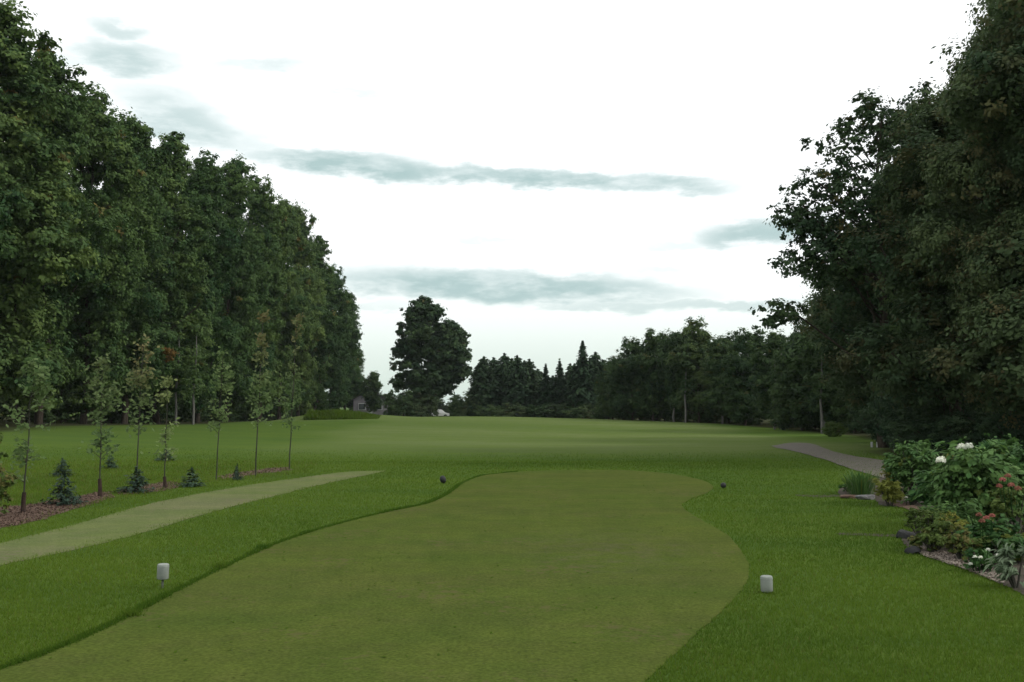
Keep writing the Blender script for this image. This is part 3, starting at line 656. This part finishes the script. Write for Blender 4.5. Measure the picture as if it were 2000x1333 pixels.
for i, (px, Y) in enumerate(((1190, 116), (1222, 114), (1255, 113), (1290, 111), (1325, 109), (1350, 107), (1385, 104), (1425, 101), (1470, 96), (1540, 88), (1580, 82), (1640, 76), (1680, 72))):
    place('bush%d' % (i % 2), 'undergrowth_bush', 'dark low bush under the right middle tree line', px + rng.normal(0, 4), Y + 3.0, 775 + (px - 1190) * .03, i * 1.3, 1.3, 'undergrowth right of the fairway', 'bush')
for px, Y, top, lb in ((1511, 86, 700, 'slim pale trunk, left of the pair before the right tree line'), (1525, 85.5, 690, 'slim pale trunk, right of the pair before the right tree line'), (1338, 105, 700, 'slim grey trunk before the middle of the right tree line'), (1603, 74, 690, 'slim grey trunk left of the round clipped shrub')):
    X = (px - CX) / F * Y; Ht = topH(px, top, X, Y)
    p = np.array([[0, 0, -.3], [.02, 0, .2 * Ht], [-.05, .05, .4 * Ht], [.06, 0, .6 * Ht], [.12, .1, .8 * Ht], [.1, .1, Ht]])
    t = thing('birch_tree', lb, 'tree', (X, Y, h1(X, Y)))
    link('trunk', tubes('birch_trunk', [(p, [.11, .10, .09, .08, .06, .03])], 'bark_pale'), t)
    Bq = np.array([[0, -.3, .5 * Ht], [.5, -.2, .62 * Ht], [-.5, -.3, .7 * Ht], [.1, -.2, .9 * Ht], [.3, -.5, .55 * Ht]]); C, N, L, tt, ww = boughs_to_leaves(Bq, np.full(5, .75), np.full(5, .4), 9, 30, .2)
    link('crown', leaf_mesh('birch_crown', C, N, L, L * .6, tt, ww, 'leaf_far'), t)['kind'] = 'stuff'
# pale green clipped shrub
Ysh = 64.0; Xs = (1627 - CX) / F * Ysh
t = thing('clipped_shrub', 'round pale green shrub on the lawn before the right trees', 'shrub', (Xs, Ysh, h1(Xs, Ysh)), 0, 1.15)
Bq, Rq = ell_boughs([(0, 0, .42, .78, .75, .55, 1)], 46, .16, .28, .3)
C, N, L, tt, ww = boughs_to_leaves(Bq, Rq, np.full(len(Bq), .6), 6, 22, .08); kk = C[:, 2] > .01
link('crown', leaf_mesh('clipped_crown', C[kk], N[kk], L[kk], L[kk] * .5, tt[kk], ww[kk], 'leaf_olive'), t)['kind'] = 'stuff'
link('trunk', tubes('clipped_stem', [(np.array([[0, 0, -.1], [0, 0, .25], [.02, 0, .5]]), [.05, .04, .02])], 'bark_dark'), t)

# ------------------------------------------------------------------ tall trees on the right
place('dense0', 'broadleaf_tree', 'tallest dark brownish tree at the right edge of the picture', 2010, 28.5, -25, .4, .80, 'tall trees on the right')
place('dense1', 'broadleaf_tree', 'brownish dense tree left of the tallest right-hand tree', 1855, 33.5, 150, 2.0, 1.0, 'tall trees on the right')
place('airy', 'poplar_tree', 'loose airy tree with sky showing through, left of the dense right trees', 1729, 42, 132, 0, 1.0, 'tall trees on the right')
place('mid2', 'broadleaf_tree', 'low dark tree under the loose airy tree, nearer the path', 1792, 40.5, 560, .7, 1.0, 'tall trees on the right')
place('mid0', 'broadleaf_tree', 'low dark tree behind the foot of the loose airy tree', 1752, 50, 560, 2.7, 1.05, 'tall trees on the right')
for i, (k_, px, Y, top, w_) in enumerate((('dense1', 1745, 46, 330, 1.0), ('dense0', 1850, 44, 185, .8), ('dense0', 2060, 40, -60, .9), ('dense1', 2120, 27, -100, 1.0), ('mid0', 1612, 82, 585, 1.3), ('mid2', 1668, 77, 500, 1.3), ('dense1', 1760, 60, 400, 1.3), ('dense1', 1900, 56, 200, 1.2), ('dense1', 2060, 38, 0, 1.2))):
    place(k_, 'forest_tree', 'dark tree filling the wood behind the tall right-hand trees', px, Y, top, 1.1 * i, w_, 'inner trees of the right wood')
place('yew', 'shade_dark_bush', 'tall evergreen bush coloured dark for shade, hiding the foot of the airy tree', 1782, 38.5, 690, .9, .85, 'tall trees on the right', 'bush')
place('yew', 'shade_dark_bush', 'evergreen bush coloured dark for shade, behind the short white posts', 1748, 43.5, 735, 2.4, .95, 'tall trees on the right', 'bush')
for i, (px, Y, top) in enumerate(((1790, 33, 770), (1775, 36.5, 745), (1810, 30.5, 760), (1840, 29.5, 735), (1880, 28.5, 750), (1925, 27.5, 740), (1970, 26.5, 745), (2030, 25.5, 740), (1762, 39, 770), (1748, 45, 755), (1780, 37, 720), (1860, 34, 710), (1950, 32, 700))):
    place('yew', 'undergrowth_bush', 'low bush coloured dark for shade, under the tall right-hand trees', px, Y + 4.6, top + 20, 1.7 * i, 1.25, 'undergrowth of the right wood', 'bush')

print('tris so far', sum(len(m.polygons) for m in bpy.data.meshes) * 2)

def lathe(name, prof, mat, seg=24):
    prof = np.array(prof, float); n = len(prof); th = np.arange(seg) / seg * 2 * np.pi
    V = np.stack([prof[:, 0, None] * np.cos(th), prof[:, 0, None] * np.sin(th), np.repeat(prof[:, 1, None], seg, 1)], -1).reshape(-1, 3)
    i = np.arange(n - 1)[:, None] * seg + np.arange(seg)[None]; j = np.arange(n - 1)[:, None] * seg + (np.arange(seg)[None] + 1) % seg
    return mesh_np(name, V, np.stack([i, j, j + seg, i + seg], -1).reshape(-1, 4), None, mat, smooth=True)
# ------------------------------------------------------------------ house and vehicle beyond the crest
def boxmesh(name, sx_, sy_, sz_, mat, bev=.0, taper=None):
    bm = bmesh.new(); bmesh.ops.create_cube(bm, size=1)
    for v in bm.verts:
        v.co.x *= sx_; v.co.y *= sy_; v.co.z = (v.co.z + .5) * sz_
        if taper and v.co.z > .01: v.co.x *= taper[0]; v.co.y *= taper[1]
    if bev: bmesh.ops.bevel(bm, geom=bm.edges[:], offset=bev, segments=2, affect='EDGES')
    m_ = bpy.data.meshes.new(name); bm.to_mesh(m_); bm.free(); m_.materials.append(MATS[mat]); return m_
hx, hy = (724 - CX) / F * 180, 180.0
hs_ = thing('house', 'low grey house half hidden behind the crest and the left trees', 'house', (hx, hy, h1(hx, hy)), .15)
bm = bmesh.new()
w2, d2, eh, rh = 3.0, 4.0, 3.0, 4.6
pr = [(-w2, 0), (w2, 0), (w2, eh), (0, rh), (-w2, eh)]
f_ = [bm.verts.new((x, -d2, z)) for x, z in pr]; b_ = [bm.verts.new((x, d2, z)) for x, z in pr]
bm.faces.new(f_); bm.faces.new(b_[::-1])
for i in range(5):
    j = (i + 1) % 5; bm.faces.new((f_[i], b_[i], b_[j], f_[j]))
bmesh.ops.recalc_face_normals(bm, faces=bm.faces); m_ = bpy.data.meshes.new('wall'); bm.to_mesh(m_); bm.free(); m_.materials.append(MATS['render_wall'])
link('wall', m_, hs_)
bm = bmesh.new()
for s in (-1, 1):
    a = [(0, rh + .14), (s * (w2 + .4), eh - .10), (s * (w2 + .4), eh - .24), (0, rh + .02)]
    f_ = [bm.verts.new((x, -d2 - .35, z)) for x, z in a]; b_ = [bm.verts.new((x, d2 + .35, z)) for x, z in a]
    bm.faces.new(f_); bm.faces.new(b_[::-1])
    for i in range(4): bm.faces.new((f_[i], b_[i], b_[(i + 1) % 4], f_[(i + 1) % 4]))
bmesh.ops.recalc_face_normals(bm, faces=bm.faces); m_ = bpy.data.meshes.new('roof'); bm.to_mesh(m_); bm.free(); m_.materials.append(MATS['roof_shingle'])
rf = link('roof', m_, hs_)
link('chimney', boxmesh('chimney', .6, .6, 1.5, 'stone', .02), rf, (1.2, 1.0, 3.6))
for x, nm in ((-1.5, 'window'), (1.4, 'window')):
    wn = link('window', boxmesh('window', 1.3, .10, 1.2, 'trim_white', .01), hs_, (x, -d2 - .02, 1.1))
    link('pane', boxmesh('pane', 1.08, .06, .98, 'window_glass'), wn, (0, -.045, .11))
dr = link('door', boxmesh('door', .95, .10, 2.05, 'trim_white', .01), hs_, (0, -d2 - .02, 0))
link('handle', boxmesh('handle', .05, .06, .12, 'steel', .01), dr, (.36, -.07, 1.0))

vx, vy = (853 - CX) / F * 160, 160.0
car = thing('parked_vehicle', 'small white vehicle parked behind the crest by the lone maple', 'vehicle', (vx, vy, h1(vx, vy)), .5)
prof = [(-1.9, .35), (1.9, .35), (1.95, .75), (1.2, .9), (.65, 1.38), (-1.2, 1.42), (-1.8, .95), (-1.95, .7)]
bm = bmesh.new(); f_ = [bm.verts.new((x, -.8 + (.14 if z > 1 else 0), z)) for x, z in prof]; b_ = [bm.verts.new((x, .8 - (.14 if z > 1 else 0), z)) for x, z in prof]
bm.faces.new(f_); bm.faces.new(b_[::-1])
for i in range(8): bm.faces.new((f_[i], b_[i], b_[(i + 1) % 8], f_[(i + 1) % 8]))
bmesh.ops.recalc_face_normals(bm, faces=bm.faces); bmesh.ops.bevel(bm, geom=bm.edges[:], offset=.05, segments=2, affect='EDGES')
m_ = bpy.data.meshes.new('body'); bm.to_mesh(m_); bm.free(); m_.materials.append(MATS['car_paint']); link('body', m_, car)
link('windscreen', boxmesh('windscreen', .05, 1.15, .5, 'window_glass', .01), car, (.98, 0, .88)).rotation_euler = (0, -.85, 0)
for s in (-1, 1): link('window', boxmesh('side_window', 1.6, .04, .34, 'window_glass', .01, (.8, 1)), car, (-.25, s * .755, .95)).rotation_euler = (s * .25, 0, 0)
for x in (-1.2, 1.2):
    for s in (-1, 1):
        bm = bmesh.new(); bmesh.ops.create_cone(bm, cap_ends=True, segments=20, radius1=.33, radius2=.33, depth=.22); bmesh.ops.bevel(bm, geom=[e for e in bm.edges if len(e.link_faces) == 2 and e.calc_face_angle(0) > 1], offset=.04, segments=2, affect='EDGES')
        m_ = bpy.data.meshes.new('wheel'); bm.to_mesh(m_); bm.free(); m_.materials.append(MATS['rubber'])
        wh = link('wheel', m_, car, (x, s * .72, .33)); wh.rotation_euler = (math.pi / 2, 0, 0)
        link('rim', lathe('rim', [(.001, .02), (.12, .03), (.19, .0), (.19, -.02), (.001, -.02)], 'steel', 16), wh, (0, 0, -s * .115))

# ------------------------------------------------------------------ tee markers
def marker(px, py, wpx, hpx, lift, label, tilt=(0, 0)):
    x, y = flatpt(px, py); k = y / F; r = wpx * k / 2; h = hpx * k; z0 = lift * k
    t = thing('tee_marker', label, 'tee marker', (x, y, 0), 0, None, 'white tee markers'); t.rotation_euler = (tilt[0], tilt[1], 0)
    b = r * .14
    link('body', lathe('marker_body', [(.001, z0), (r - b, z0), (r, z0 + b), (r, z0 + h - b * 1.4), (r * .97, z0 + h - b * .6), (r - b, z0 + h), (r * .45, z0 + h + .003), (.001, z0 + h + .003)], 'marker_white'), t)
    link('rim', lathe('marker_rim', [(r * 1.0, z0 + h * .80), (r * 1.03, z0 + h * .81), (r * 1.03, z0 + h * .84), (r * 1.0, z0 + h * .85)], 'marker_white'), t)
    link('spike', lathe('marker_spike', [(.001, -.08), (.010, -.02), (.011, z0 + .01), (.001, z0 + .012)], 'steel', 10), t)
marker(317, 1150, 22, 29, 18, 'white cylindrical tee marker raised on its spike, left of the tee', (0, .02))
marker(1498, 1158, 23, 30, 2, 'white cylindrical tee marker sitting in the grass, right of the tee', (.0, -.02))
def dark_marker(px, py, wpx, hpx, label, tilt):
    x, y = flatpt(px, py); k = y / F; r = wpx * k / 2; h = hpx * k
    t = thing('tee_marker', label, 'tee marker', (x, y, 0), 0, None, 'dark tee markers'); t.rotation_euler = tilt
    pf = [(.001, .0)] + [(r * math.sin(a) ** .8, h * (1 - math.cos(a)) / 2 + .01) for a in np.linspace(.35, math.pi - .02, 10)]
    link('body', lathe('dark_marker_body', pf, 'marker_dark', 20), t); link('spike', lathe('dark_marker_spike', [(.001, -.08), (.008, -.02), (.008, .02), (.001, .022)], 'steel', 8), t)
dark_marker(868, 945, 12, 15, 'small dark tee marker leaning at the far left end of the tee', (0, -.35, 0))
dark_marker(1413, 955, 11, 11, 'small dark round tee marker at the far right end of the tee', (0, 0, 0))
for px, lb in ((1703, 'short white post by the gravel path, left of the pair'), (1714, 'short white post by the gravel path, right of the pair')):
    p = gpt(px, 874); t = thing('post', lb, 'post', p)
    link('shaft', boxmesh('post_shaft', .075, .075, .24, 'trim_white', .01), t, (0, 0, -.02)); link('cap', boxmesh('post_cap', .09, .09, .03, 'trim_white', .008, (.7, .7)), t, (0, 0, .20))

# ------------------------------------------------------------------ saplings and young spruces on the left
reseed('saplings')
def sapling(px, py, segs, label, warm_top=0.0, guard=0, lean=0.0, leaf=.085, low=None):
    """segs: (px centre, top py, bottom py, half width px, leaf count) of the leafy stretches"""
    x, y, z = gpt(px, py); k = y / F
    t = thing('sapling', label, 'sapling', (x, y, z), 0, None, 'young trees staked along the left path')
    Zp = lambda q: (py - q) * k
    Ht = Zp(min(s[1] for s in segs)); n = 9; zz = np.linspace(-.1, Ht * .97, n)
    tp = (segs[0][0] - px) * k
    tx = tp * np.clip(zz / Ht, 0, 1) ** 1.3 + rng.normal(0, .008, n); ty = rng.normal(0, .008, n)
    paths = [(np.c_[tx, ty, zz], np.linspace(.013, .004, n) * (.7 + .16 * Ht))]
    Cs, Ts, Ws, Dd = [], [], [], []
    for (cx, tpq, bt, hw, nl) in segs:
        z0, z1 = Zp(bt), Zp(tpq); nl = int(nl * .8); nb = max(7, nl // 14)
        for _ in range(nb):
            u = rng.uniform(0, 1); zb = z0 + (z1 - z0) * u; th = rng.uniform(0, 6.283)
            ln = hw * k * (1.15 - .75 * u) * rng.uniform(.6, 1.15); d = np.array([math.cos(th), math.sin(th), rng.uniform(.1, .7)])
            s = np.array([np.interp(zb - .25 * ln, zz, tx), 0, zb - .3 * ln]); e = s + d * ln
            paths.append((np.array([s, (s + e) / 2 + [0, 0, .03], e]), [.006, .004, .002]))
            m = nl // nb + 1; w_ = rng.uniform(.25, 1.1, m)[:, None]
            Cs.append(s + (e - s) * w_ + rng.normal(0, .045, (m, 3)) * (1 + ln)); Ts.append(np.full(m, rng.normal(.5, .2)) + rng.normal(0, .15, m))
            Ws.append(np.full(m, warm_top * sstep(np.array([(zb / Ht)]), .45, .95)[0]) * rng.uniform(.4, 1.2, m))
    C = np.concatenate(Cs); n_ = len(C)
    N = unit(np.array([0, -.25, .8]) + .8 * rand_dirs(n_))
    link('crown', leaf_mesh('sapling_crown', C, N, leaf * rng.uniform(.7, 1.4, n_) * (y / 18) ** .5, leaf * .7, np.concatenate(Ts), np.concatenate(Ws), 'leaf_young'), t)['kind'] = 'stuff'
    link('trunk', tubes('sapling_trunk', paths, 'bark_young', 6), t)
    if guard: link('trunk_guard', tubes('trunk_guard', [(np.array([[0, 0, 0], [.0, 0, guard * .5], [np.interp(guard, zz, tx), 0, guard]]), [.036, .033, .030])], 'tree_guard', 10), t)
sapling(45, 1002, [(58, 712, 830, 44, 520), (52, 820, 930, 36, 170)], 'leafy green sapling, leftmost of the fully visible young trees', 0, .30)
sapling(195, 972, [(195, 702, 800, 34, 420), (203, 790, 890, 32, 240)], 'green sapling second from the left, behind the dark trunk guard', .15, .32)
sapling(266, 946, [(275, 662, 760, 26, 300), (270, 740, 850, 34, 320)], 'sapling with a reddish tip, third from the left', .5, 0)
sapling(322, 954, [(322, 742, 850, 20, 170), (325, 850, 905, 30, 90)], 'thin sparse sapling, fourth from the left', .1, .22)
sapling(423, 938, [(431, 688, 770, 22, 240), (423, 760, 845, 26, 260)], 'slender green sapling, fifth from the left', 0, 0)
sapling(500, 931, [(510, 606, 680, 15, 190), (506, 680, 770, 24, 280), (505, 765, 828, 36, 220)], 'tallest sapling with orange green tip, sixth from the left', .45, 0)
sapling(565, 918, [(576, 616, 690, 13, 130), (567, 716, 790, 24, 240), (566, 780, 835, 24, 130)], 'tall sapling with orange tip at the right end of the row', .42, 0)
# bush with reddish leaves cut by the left edge
x, y, z = gpt(-12, 1010); t = thing('red_leaf_bush', 'sapling with brownish leaves cut off by the left edge', 'sapling', (x, y, z))
Bq, Rq = ell_boughs([(0, 0, .35, .32, .3, .40, 1), (-.1, 0, .95, .26, .25, .45, 1)], 16, .10, .18, .3)
C, N, L, tt, ww = boughs_to_leaves(Bq, Rq, np.full(len(Bq), .4), 5, 9, .075, warm_p=.4)
link('crown', leaf_mesh('red_bush_crown', C, N, L, L * .6, tt, ww, 'leaf_olive'), t)['kind'] = 'stuff'
link('trunk', tubes('red_bush_stem', [(np.array([[0, 0, -.1], [0, 0, .5], [-.05, 0, 1.2]]), [.02, .015, .006])], 'bark_young', 6), t)
SP = [(125, 987, 62, 1.0, 'small blue green spruce on the left mulch, nearest of the young spruces'), (121, 931, 36, 1.0, 'tiny spruce behind the nearest young spruce'), (265, 963, 50, 1.15, 'small blue green spruce between the second and fourth saplings'),
      (374, 951, 38, 1.15, 'small blue green spruce between the fourth and fifth saplings'), (463, 938, 32, .6, 'thin tiny spruce between the fifth and sixth saplings'), (216, 916, 28, 1.0, 'tiny spruce behind the second sapling'), (322, 901, 24, 1.5, 'tiny spruce behind the fourth sapling')]
for i, (px, py, hp, w_, lb) in enumerate(SP):
    x, y, z = gpt(px, py); put_tree('seedling', 'young_spruce', lb, 'young spruces among the saplings', x, y, hp * y / F, i * 1.3, w_ * 1.3, 'spruce')
# long grass on the bank at the end of the left row
n_ = 9000; P = np.c_[rng.uniform(-22.5, -14.5, n_), rng.uniform(107.6, 111, n_)]
blades('tall_bank_grass', P, rng.uniform(.25, .80, n_) * (1 - .8 * sstep(P[:, 0], -18.5, -14.5)) * (.75 + .25 * wob(P[:, 0], P[:, 1], 1.9)), np.full(n_, .09), 'long uncut grass bank below the end of the left row', rng.normal(.45, .2, n_), (rng.random(n_) < .1) * .6, lean=.2)

# ------------------------------------------------------------------ flower bed
reseed('bed')
def blossoms(t, spots, k, size, mat, name, origin):
    for (px, py) in spots:
        d = atY(px, py, origin[1] - .12 - .25 * rng.random()); c = d - np.array(origin); n = 70
        e = rand_dirs(n); e[:, 2] = np.abs(e[:, 2]) * 1.0 - .25; C = c + e * size * .5 * rng.uniform(.6, 1, (n, 1))
        fl = link(name, leaf_mesh(name, C, unit(e + .45 * rand_dirs(n)), size * .30, size * .22, rng.random(n), np.zeros(n), mat), t)
        link('stem', tubes('stem', [(np.array([[c[0] * .6, c[1] * .6 + .05, max(.02, c[2] - .35)], [c[0], c[1], c[2]]]), [.006, .004])], 'leaf_bush', 5), fl)
def bed_plant(name, px, py, wpx, hpx, leaf, mat, label, cat='plant', n=700, warm_p=.03, aspect=.5, big=0, flowers=None, fmat=None, fsize=.08, fname='flower', lowz=.05, lobes=3, style='bush', group='plants of the right flower bed'):
    x, y, z = gpt(px, py); k = y / F; R, H = wpx * k / 2 * 1.18, hpx * k; n = int(n * 2.1)
    t = thing(name, label, cat, (x, y, z), 0, None, group)
    if style == 'bush':
        ells = [(0, 0, H * .5, R * .85, R * .75, H * .48, 1)] + [(R * .45 * math.cos(a), R * .4 * math.sin(a), H * rng.uniform(.42, .68), R * .55, R * .5, H * .33, .6) for a in rng.uniform(0, 6.28, lobes)]
        nb = max(10, n // 60); B, Rb = ell_boughs(ells, nb / 2.2, R * .16, R * .30, .25)
        C, N, L, tt, ww = boughs_to_leaves(B, Rb, np.clip(rng.normal(.45, .22, len(B)), 0, 1), 4, max(4, int(n / len(B) / 4)), leaf, .8, .6, up=.7, warm_p=warm_p)
        kk = C[:, 2] > .02
        ax = unit(C * np.array([1, 1, .3]) + 1e-3); ax[:, 2] -= .35
        link('foliage', leaf_mesh(name + '_foliage', C[kk], N[kk], L[kk], L[kk] * aspect, tt[kk], ww[kk], mat, axis=ax[kk]), t)['kind'] = 'stuff'
        st = [(np.array([[0, 0, -.05], B[i] * .5, B[i]]), [.011, .008, .004]) for i in rng.permutation(len(B))[:12]]
    else:       # arching blades from the crown of the plant
        m = n; th = rng.uniform(0, 6.283, m); rr = R * rng.uniform(.2, 1, m) * (1 if style == 'arch' else .55); hh = H * rng.uniform(.55, 1.05, m) * (1 - .3 * (rr / R) ** 2)
        V, Q = [], []
        for i in range(m):
            d = np.array([math.cos(th[i]), math.sin(th[i]), 0]); s = np.array([-d[1], d[0], 0]); b0 = d * rng.uniform(0, .55) * R
            pts = [b0, b0 + d * rr[i] * .35 + [0, 0, hh[i] * .65], b0 + d * rr[i] * .75 + [0, 0, hh[i] * (1.0 if style != 'arch' else .95)], b0 + d * rr[i] * 1.1 + [0, 0, hh[i] * (1.15 if style != 'arch' else .72)]]
            ws = np.array([.6, 1, .75, .08]) * leaf * rng.uniform(.5, 1.2)
            o_ = len(V)
            for p_, w_ in zip(pts, ws): V += [p_ - s * w_ / 2, p_ + s * w_ / 2]
            Q += [(o_ + 2 * q, o_ + 2 * q + 1, o_ + 2 * q + 3, o_ + 2 * q + 2) for q in range(3)]
        tt = np.repeat(np.clip(rng.normal(.5, .25, m), 0, 1), 3); ww = np.repeat((rng.random(m) < warm_p) * .8, 3)
        link('foliage', mesh_np(name + '_foliage', V, Q, None, mat, {'tint': tt, 'warm': ww}), t)['kind'] = 'stuff'
        st = None
    if st: link('stem', tubes(name + '_stem', st, 'bark_young', 5), t)
    if big:      # the large outer leaves, one by one
        ws, hs2 = aspect * .5, .06
        lv = mesh_np('large_leaf', [(-.5, 0, 0), (-.15, ws * .85, hs2), (.2, ws * .75, hs2), (.5, 0, -.10), (.2, -ws * .75, hs2), (-.15, -ws * .85, hs2), (-.15, 0, .0), (.2, 0, -.01)],
                     [(0, 6, 1, 1)][:0], [(0, 6, 1), (6, 7, 2), (6, 2, 1), (7, 3, 2), (0, 5, 6), (5, 4, 7), (5, 7, 6), (4, 3, 7)], mat, {'tint': np.full(8, .75), 'warm': np.zeros(8)})
        for i in range(big):
            a = rng.uniform(0, 6.283); u = rng.uniform(.12, .98)
            rad = R * (1 - abs(u - .42) ** 2 * 1.6) * rng.uniform(.82, 1.05)
            o = link('leaf', lv, t, (rad * math.cos(a), rad * math.sin(a), max(.04, H * u)), 0, leaf * rng.uniform(.75, 1.3))
            o.rotation_euler = (rng.normal(0, .4), rng.uniform(.15, .85), a + rng.normal(0, .35))
    if flowers: blossoms(t, flowers, k, fsize, MATS and fmat, fname, (x, y, z))
    return t
bed_plant('leafy_shrub', 1786, 985, 116, 128, .075, 'leaf_bush', 'round dark green shrub at the far end of the flower bed', 'shrub', 2600, aspect=.55, big=60, flowers=[(1788, 881)], fmat='petal_white', fsize=.06)
bed_plant('feather_grass', 1737, 990, 56, 58, .075, 'leaf_yellow', 'yellow green feathery clump at the corner of the flower bed', 'ornamental grass', 2000, aspect=.14)
bed_plant('tall_plant', 1745, 981, 40, 100, .06, 'leaf_yellow', 'tall yellowish plant leaning on the round dark shrub', 'plant', 900, warm_p=.3, aspect=.25)
bed_plant('hydrangea', 1902, 1032, 196, 172, .10, 'leaf_bush', 'large broad-leaved bush with two white flower heads', 'shrub', 3400, aspect=.55, big=170, flowers=[(1878, 874), (1892, 873), (1838, 900)], fmat='petal_white', fsize=.14, fname='flower_head')
bed_plant('broadleaf_bush', 2000, 1012, 170, 150, .10, 'leaf_bush', 'broad-leaved green bush cut by the right edge behind the red flowers', 'shrub', 2600, aspect=.55, big=120)
bed_plant('broadleaf_bush', 1935, 965, 120, 122, .09, 'leaf_bush', 'tall green bush peak rising behind the white flower heads', 'shrub', 1800, aspect=.55, big=70)
bed_plant('red_flower_plant', 1985, 1062, 90, 130, .06, 'leaf_olive', 'plant with upper red flower cluster at the right edge', 'plant', 700, flowers=[(1958, 938), (1975, 948), (1988, 955), (1968, 930), (1952, 950)], fmat='petal_red', fsize=.085)
bed_plant('red_flower_plant', 1935, 1092, 105, 88, .055, 'leaf_bush', 'plant with lower red flower cluster above the white blooms', 'plant', 1000, flowers=[(1912, 1006), (1926, 1012), (1938, 1008), (1918, 1018)], fmat='petal_red', fsize=.07)
bed_plant('yellow_green_plant', 1824, 1078, 92, 90, .040, 'leaf_olive', 'upright yellow green plant beside the gravel strip', 'plant', 1100, warm_p=.10, aspect=.4)
bed_plant('low_shrub', 1822, 1082, 80, 58, .05, 'leaf_olive', 'low green plant at the left foot of the upright yellow one', 'plant', 700, warm_p=.12)
bed_plant('bronze_plant', 1880, 1096, 76, 68, .045, 'leaf_olive', 'bronze brown plant in the middle of the flower bed front', 'plant', 800, warm_p=.5)
bed_plant('white_flower_plant', 1922, 1118, 70, 48, .04, 'leaf_bush', 'low plant with small white blooms behind the gravel strip', 'plant', 600, flowers=[(1930, 1074), (1915, 1089), (1896, 1102), (1948, 1085), (1904, 1088)], fmat='petal_white', fsize=.045)
bed_plant('yellow_shrub', 1992, 1100, 70, 74, .05, 'leaf_yellow', 'small yellow green shrub at the right edge above the grey leaves', 'shrub', 500, warm_p=.05)
bed_plant('grey_leaf_plant', 1985, 1150, 88, 92, .085, 'leaf_sage', 'grey green long-leaved plant in the near corner of the bed', 'plant', 420, aspect=.26, big=60)
bed_plant('leafy_shrub', 1850, 1010, 110, 100, .085, 'leaf_bush', 'green shrub between the round shrub and the white flower heads', 'shrub', 2200, aspect=.5, big=50)
bed_plant('yellow_green_plant', 1795, 1046, 60, 56, .040, 'leaf_olive', 'small yellow green plant behind the dark rock', 'plant', 520, warm_p=.08)
bed_plant('leafy_plant', 1868, 1064, 120, 84, .06, 'leaf_bush', 'mid green leafy plant behind the bronze one', 'plant', 1500, warm_p=.05)
bed_plant('yellow_green_plant', 1855, 1074, 76, 78, .036, 'leaf_yellow', 'yellowish leafy plant right of the upright yellow green one', 'plant', 900, warm_p=.2, aspect=.35)
bed_plant('leafy_plant', 1965, 1098, 110, 70, .055, 'leaf_bush', 'dark green leafy plant left of the small yellow shrub', 'plant', 1300, warm_p=.04)
bed_plant('pink_flower_plant', 1838, 1066, 60, 62, .04, 'leaf_olive', 'plant with faded pink blooms above the gravel strip', 'plant', 420, flowers=[(1832, 1012), (1845, 1008), (1850, 1022)], fmat='petal_red', fsize=.04)
bed_plant('white_bloom_plant', 1778, 988, 40, 22, .04, 'leaf_bush', 'tiny plant with two white blooms under the round shrub', 'plant', 160, flowers=[(1770, 972), (1782, 967)], fmat='petal_white', fsize=.055)
bed_plant('spiky_plant', 1682, 966, 84, 42, .016, 'leaf_bush', 'spiky green plant behind the edging stones', 'plant', 160, style='up')
bed_plant('spiky_plant', 1660, 962, 40, 22, .04, 'leaf_bush', 'low green tuft left of the spiky plant', 'plant', 200)

def rock(name, px, py, wpx, hpx, dpx, mat, label, seed):
    x, y, z = gpt(px, py); k = y / F; r_ = np.random.default_rng(seed)
    bm = bmesh.new(); bmesh.ops.create_icosphere(bm, subdivisions=3, radius=1)
    ax = [r_.normal(size=3) for _ in range(9)]
    for v in bm.verts:
        p = np.array(v.co)
        for a in ax:
            a = a / np.linalg.norm(a); d_ = p @ a
            if d_ > .72: p = p - a * (d_ - .72)
        v.co = Vector((p[0] * wpx * k * .62, p[1] * dpx * k * .62, p[2] * hpx * k * .62 + hpx * k * .28))
    m_ = bpy.data.meshes.new(name); bm.to_mesh(m_); bm.free(); m_.materials.append(MATS[mat])
    return tag(link(name, m_, None, (x, y, z)), label, 'rock')
rock('rock', 1768, 1052, 34, 20, 26, 'dark_stone', 'dark rock at the inner curve of the flower bed', 1)
rock('rock', 1782, 1082, 26, 18, 22, 'dark_stone', 'small dark rock at the left tip of the gravel strip', 2)
rock('edging_stone', 1692, 976, 38, 12, 20, 'stone', 'flat grey edging stone below the spiky plant', 3)
rock('edging_stone', 1657, 974, 30, 10, 18, 'mulch', 'flat brownish edging stone left of the grey one', 4)
print('polys', sum(len(m.polygons) for m in bpy.data.meshes), 'objects', len(bpy.data.objects))

# ------------------------------------------------------------------ thin evening haze round the whole place
hz = boxmesh('haze', 5200, 4600, 36, 'soil'); hz.materials.clear()
hm = bpy.data.materials.new('haze'); hm.use_nodes = True; q = NT(hm.node_tree)
pv = q.n('ShaderNodeVolumePrincipled'); pv.inputs['Color'].default_value = (.86, .95, .97, 1); pv.inputs['Density'].default_value = .00010
ho = q.n('ShaderNodeOutputMaterial'); q.link(pv.outputs[0], ho.inputs['Volume']); hz.materials.append(hm)
tag(link('haze', hz, None, (0, 1300, -4)), 'thin pale haze over the course', 'haze', kind='stuff')
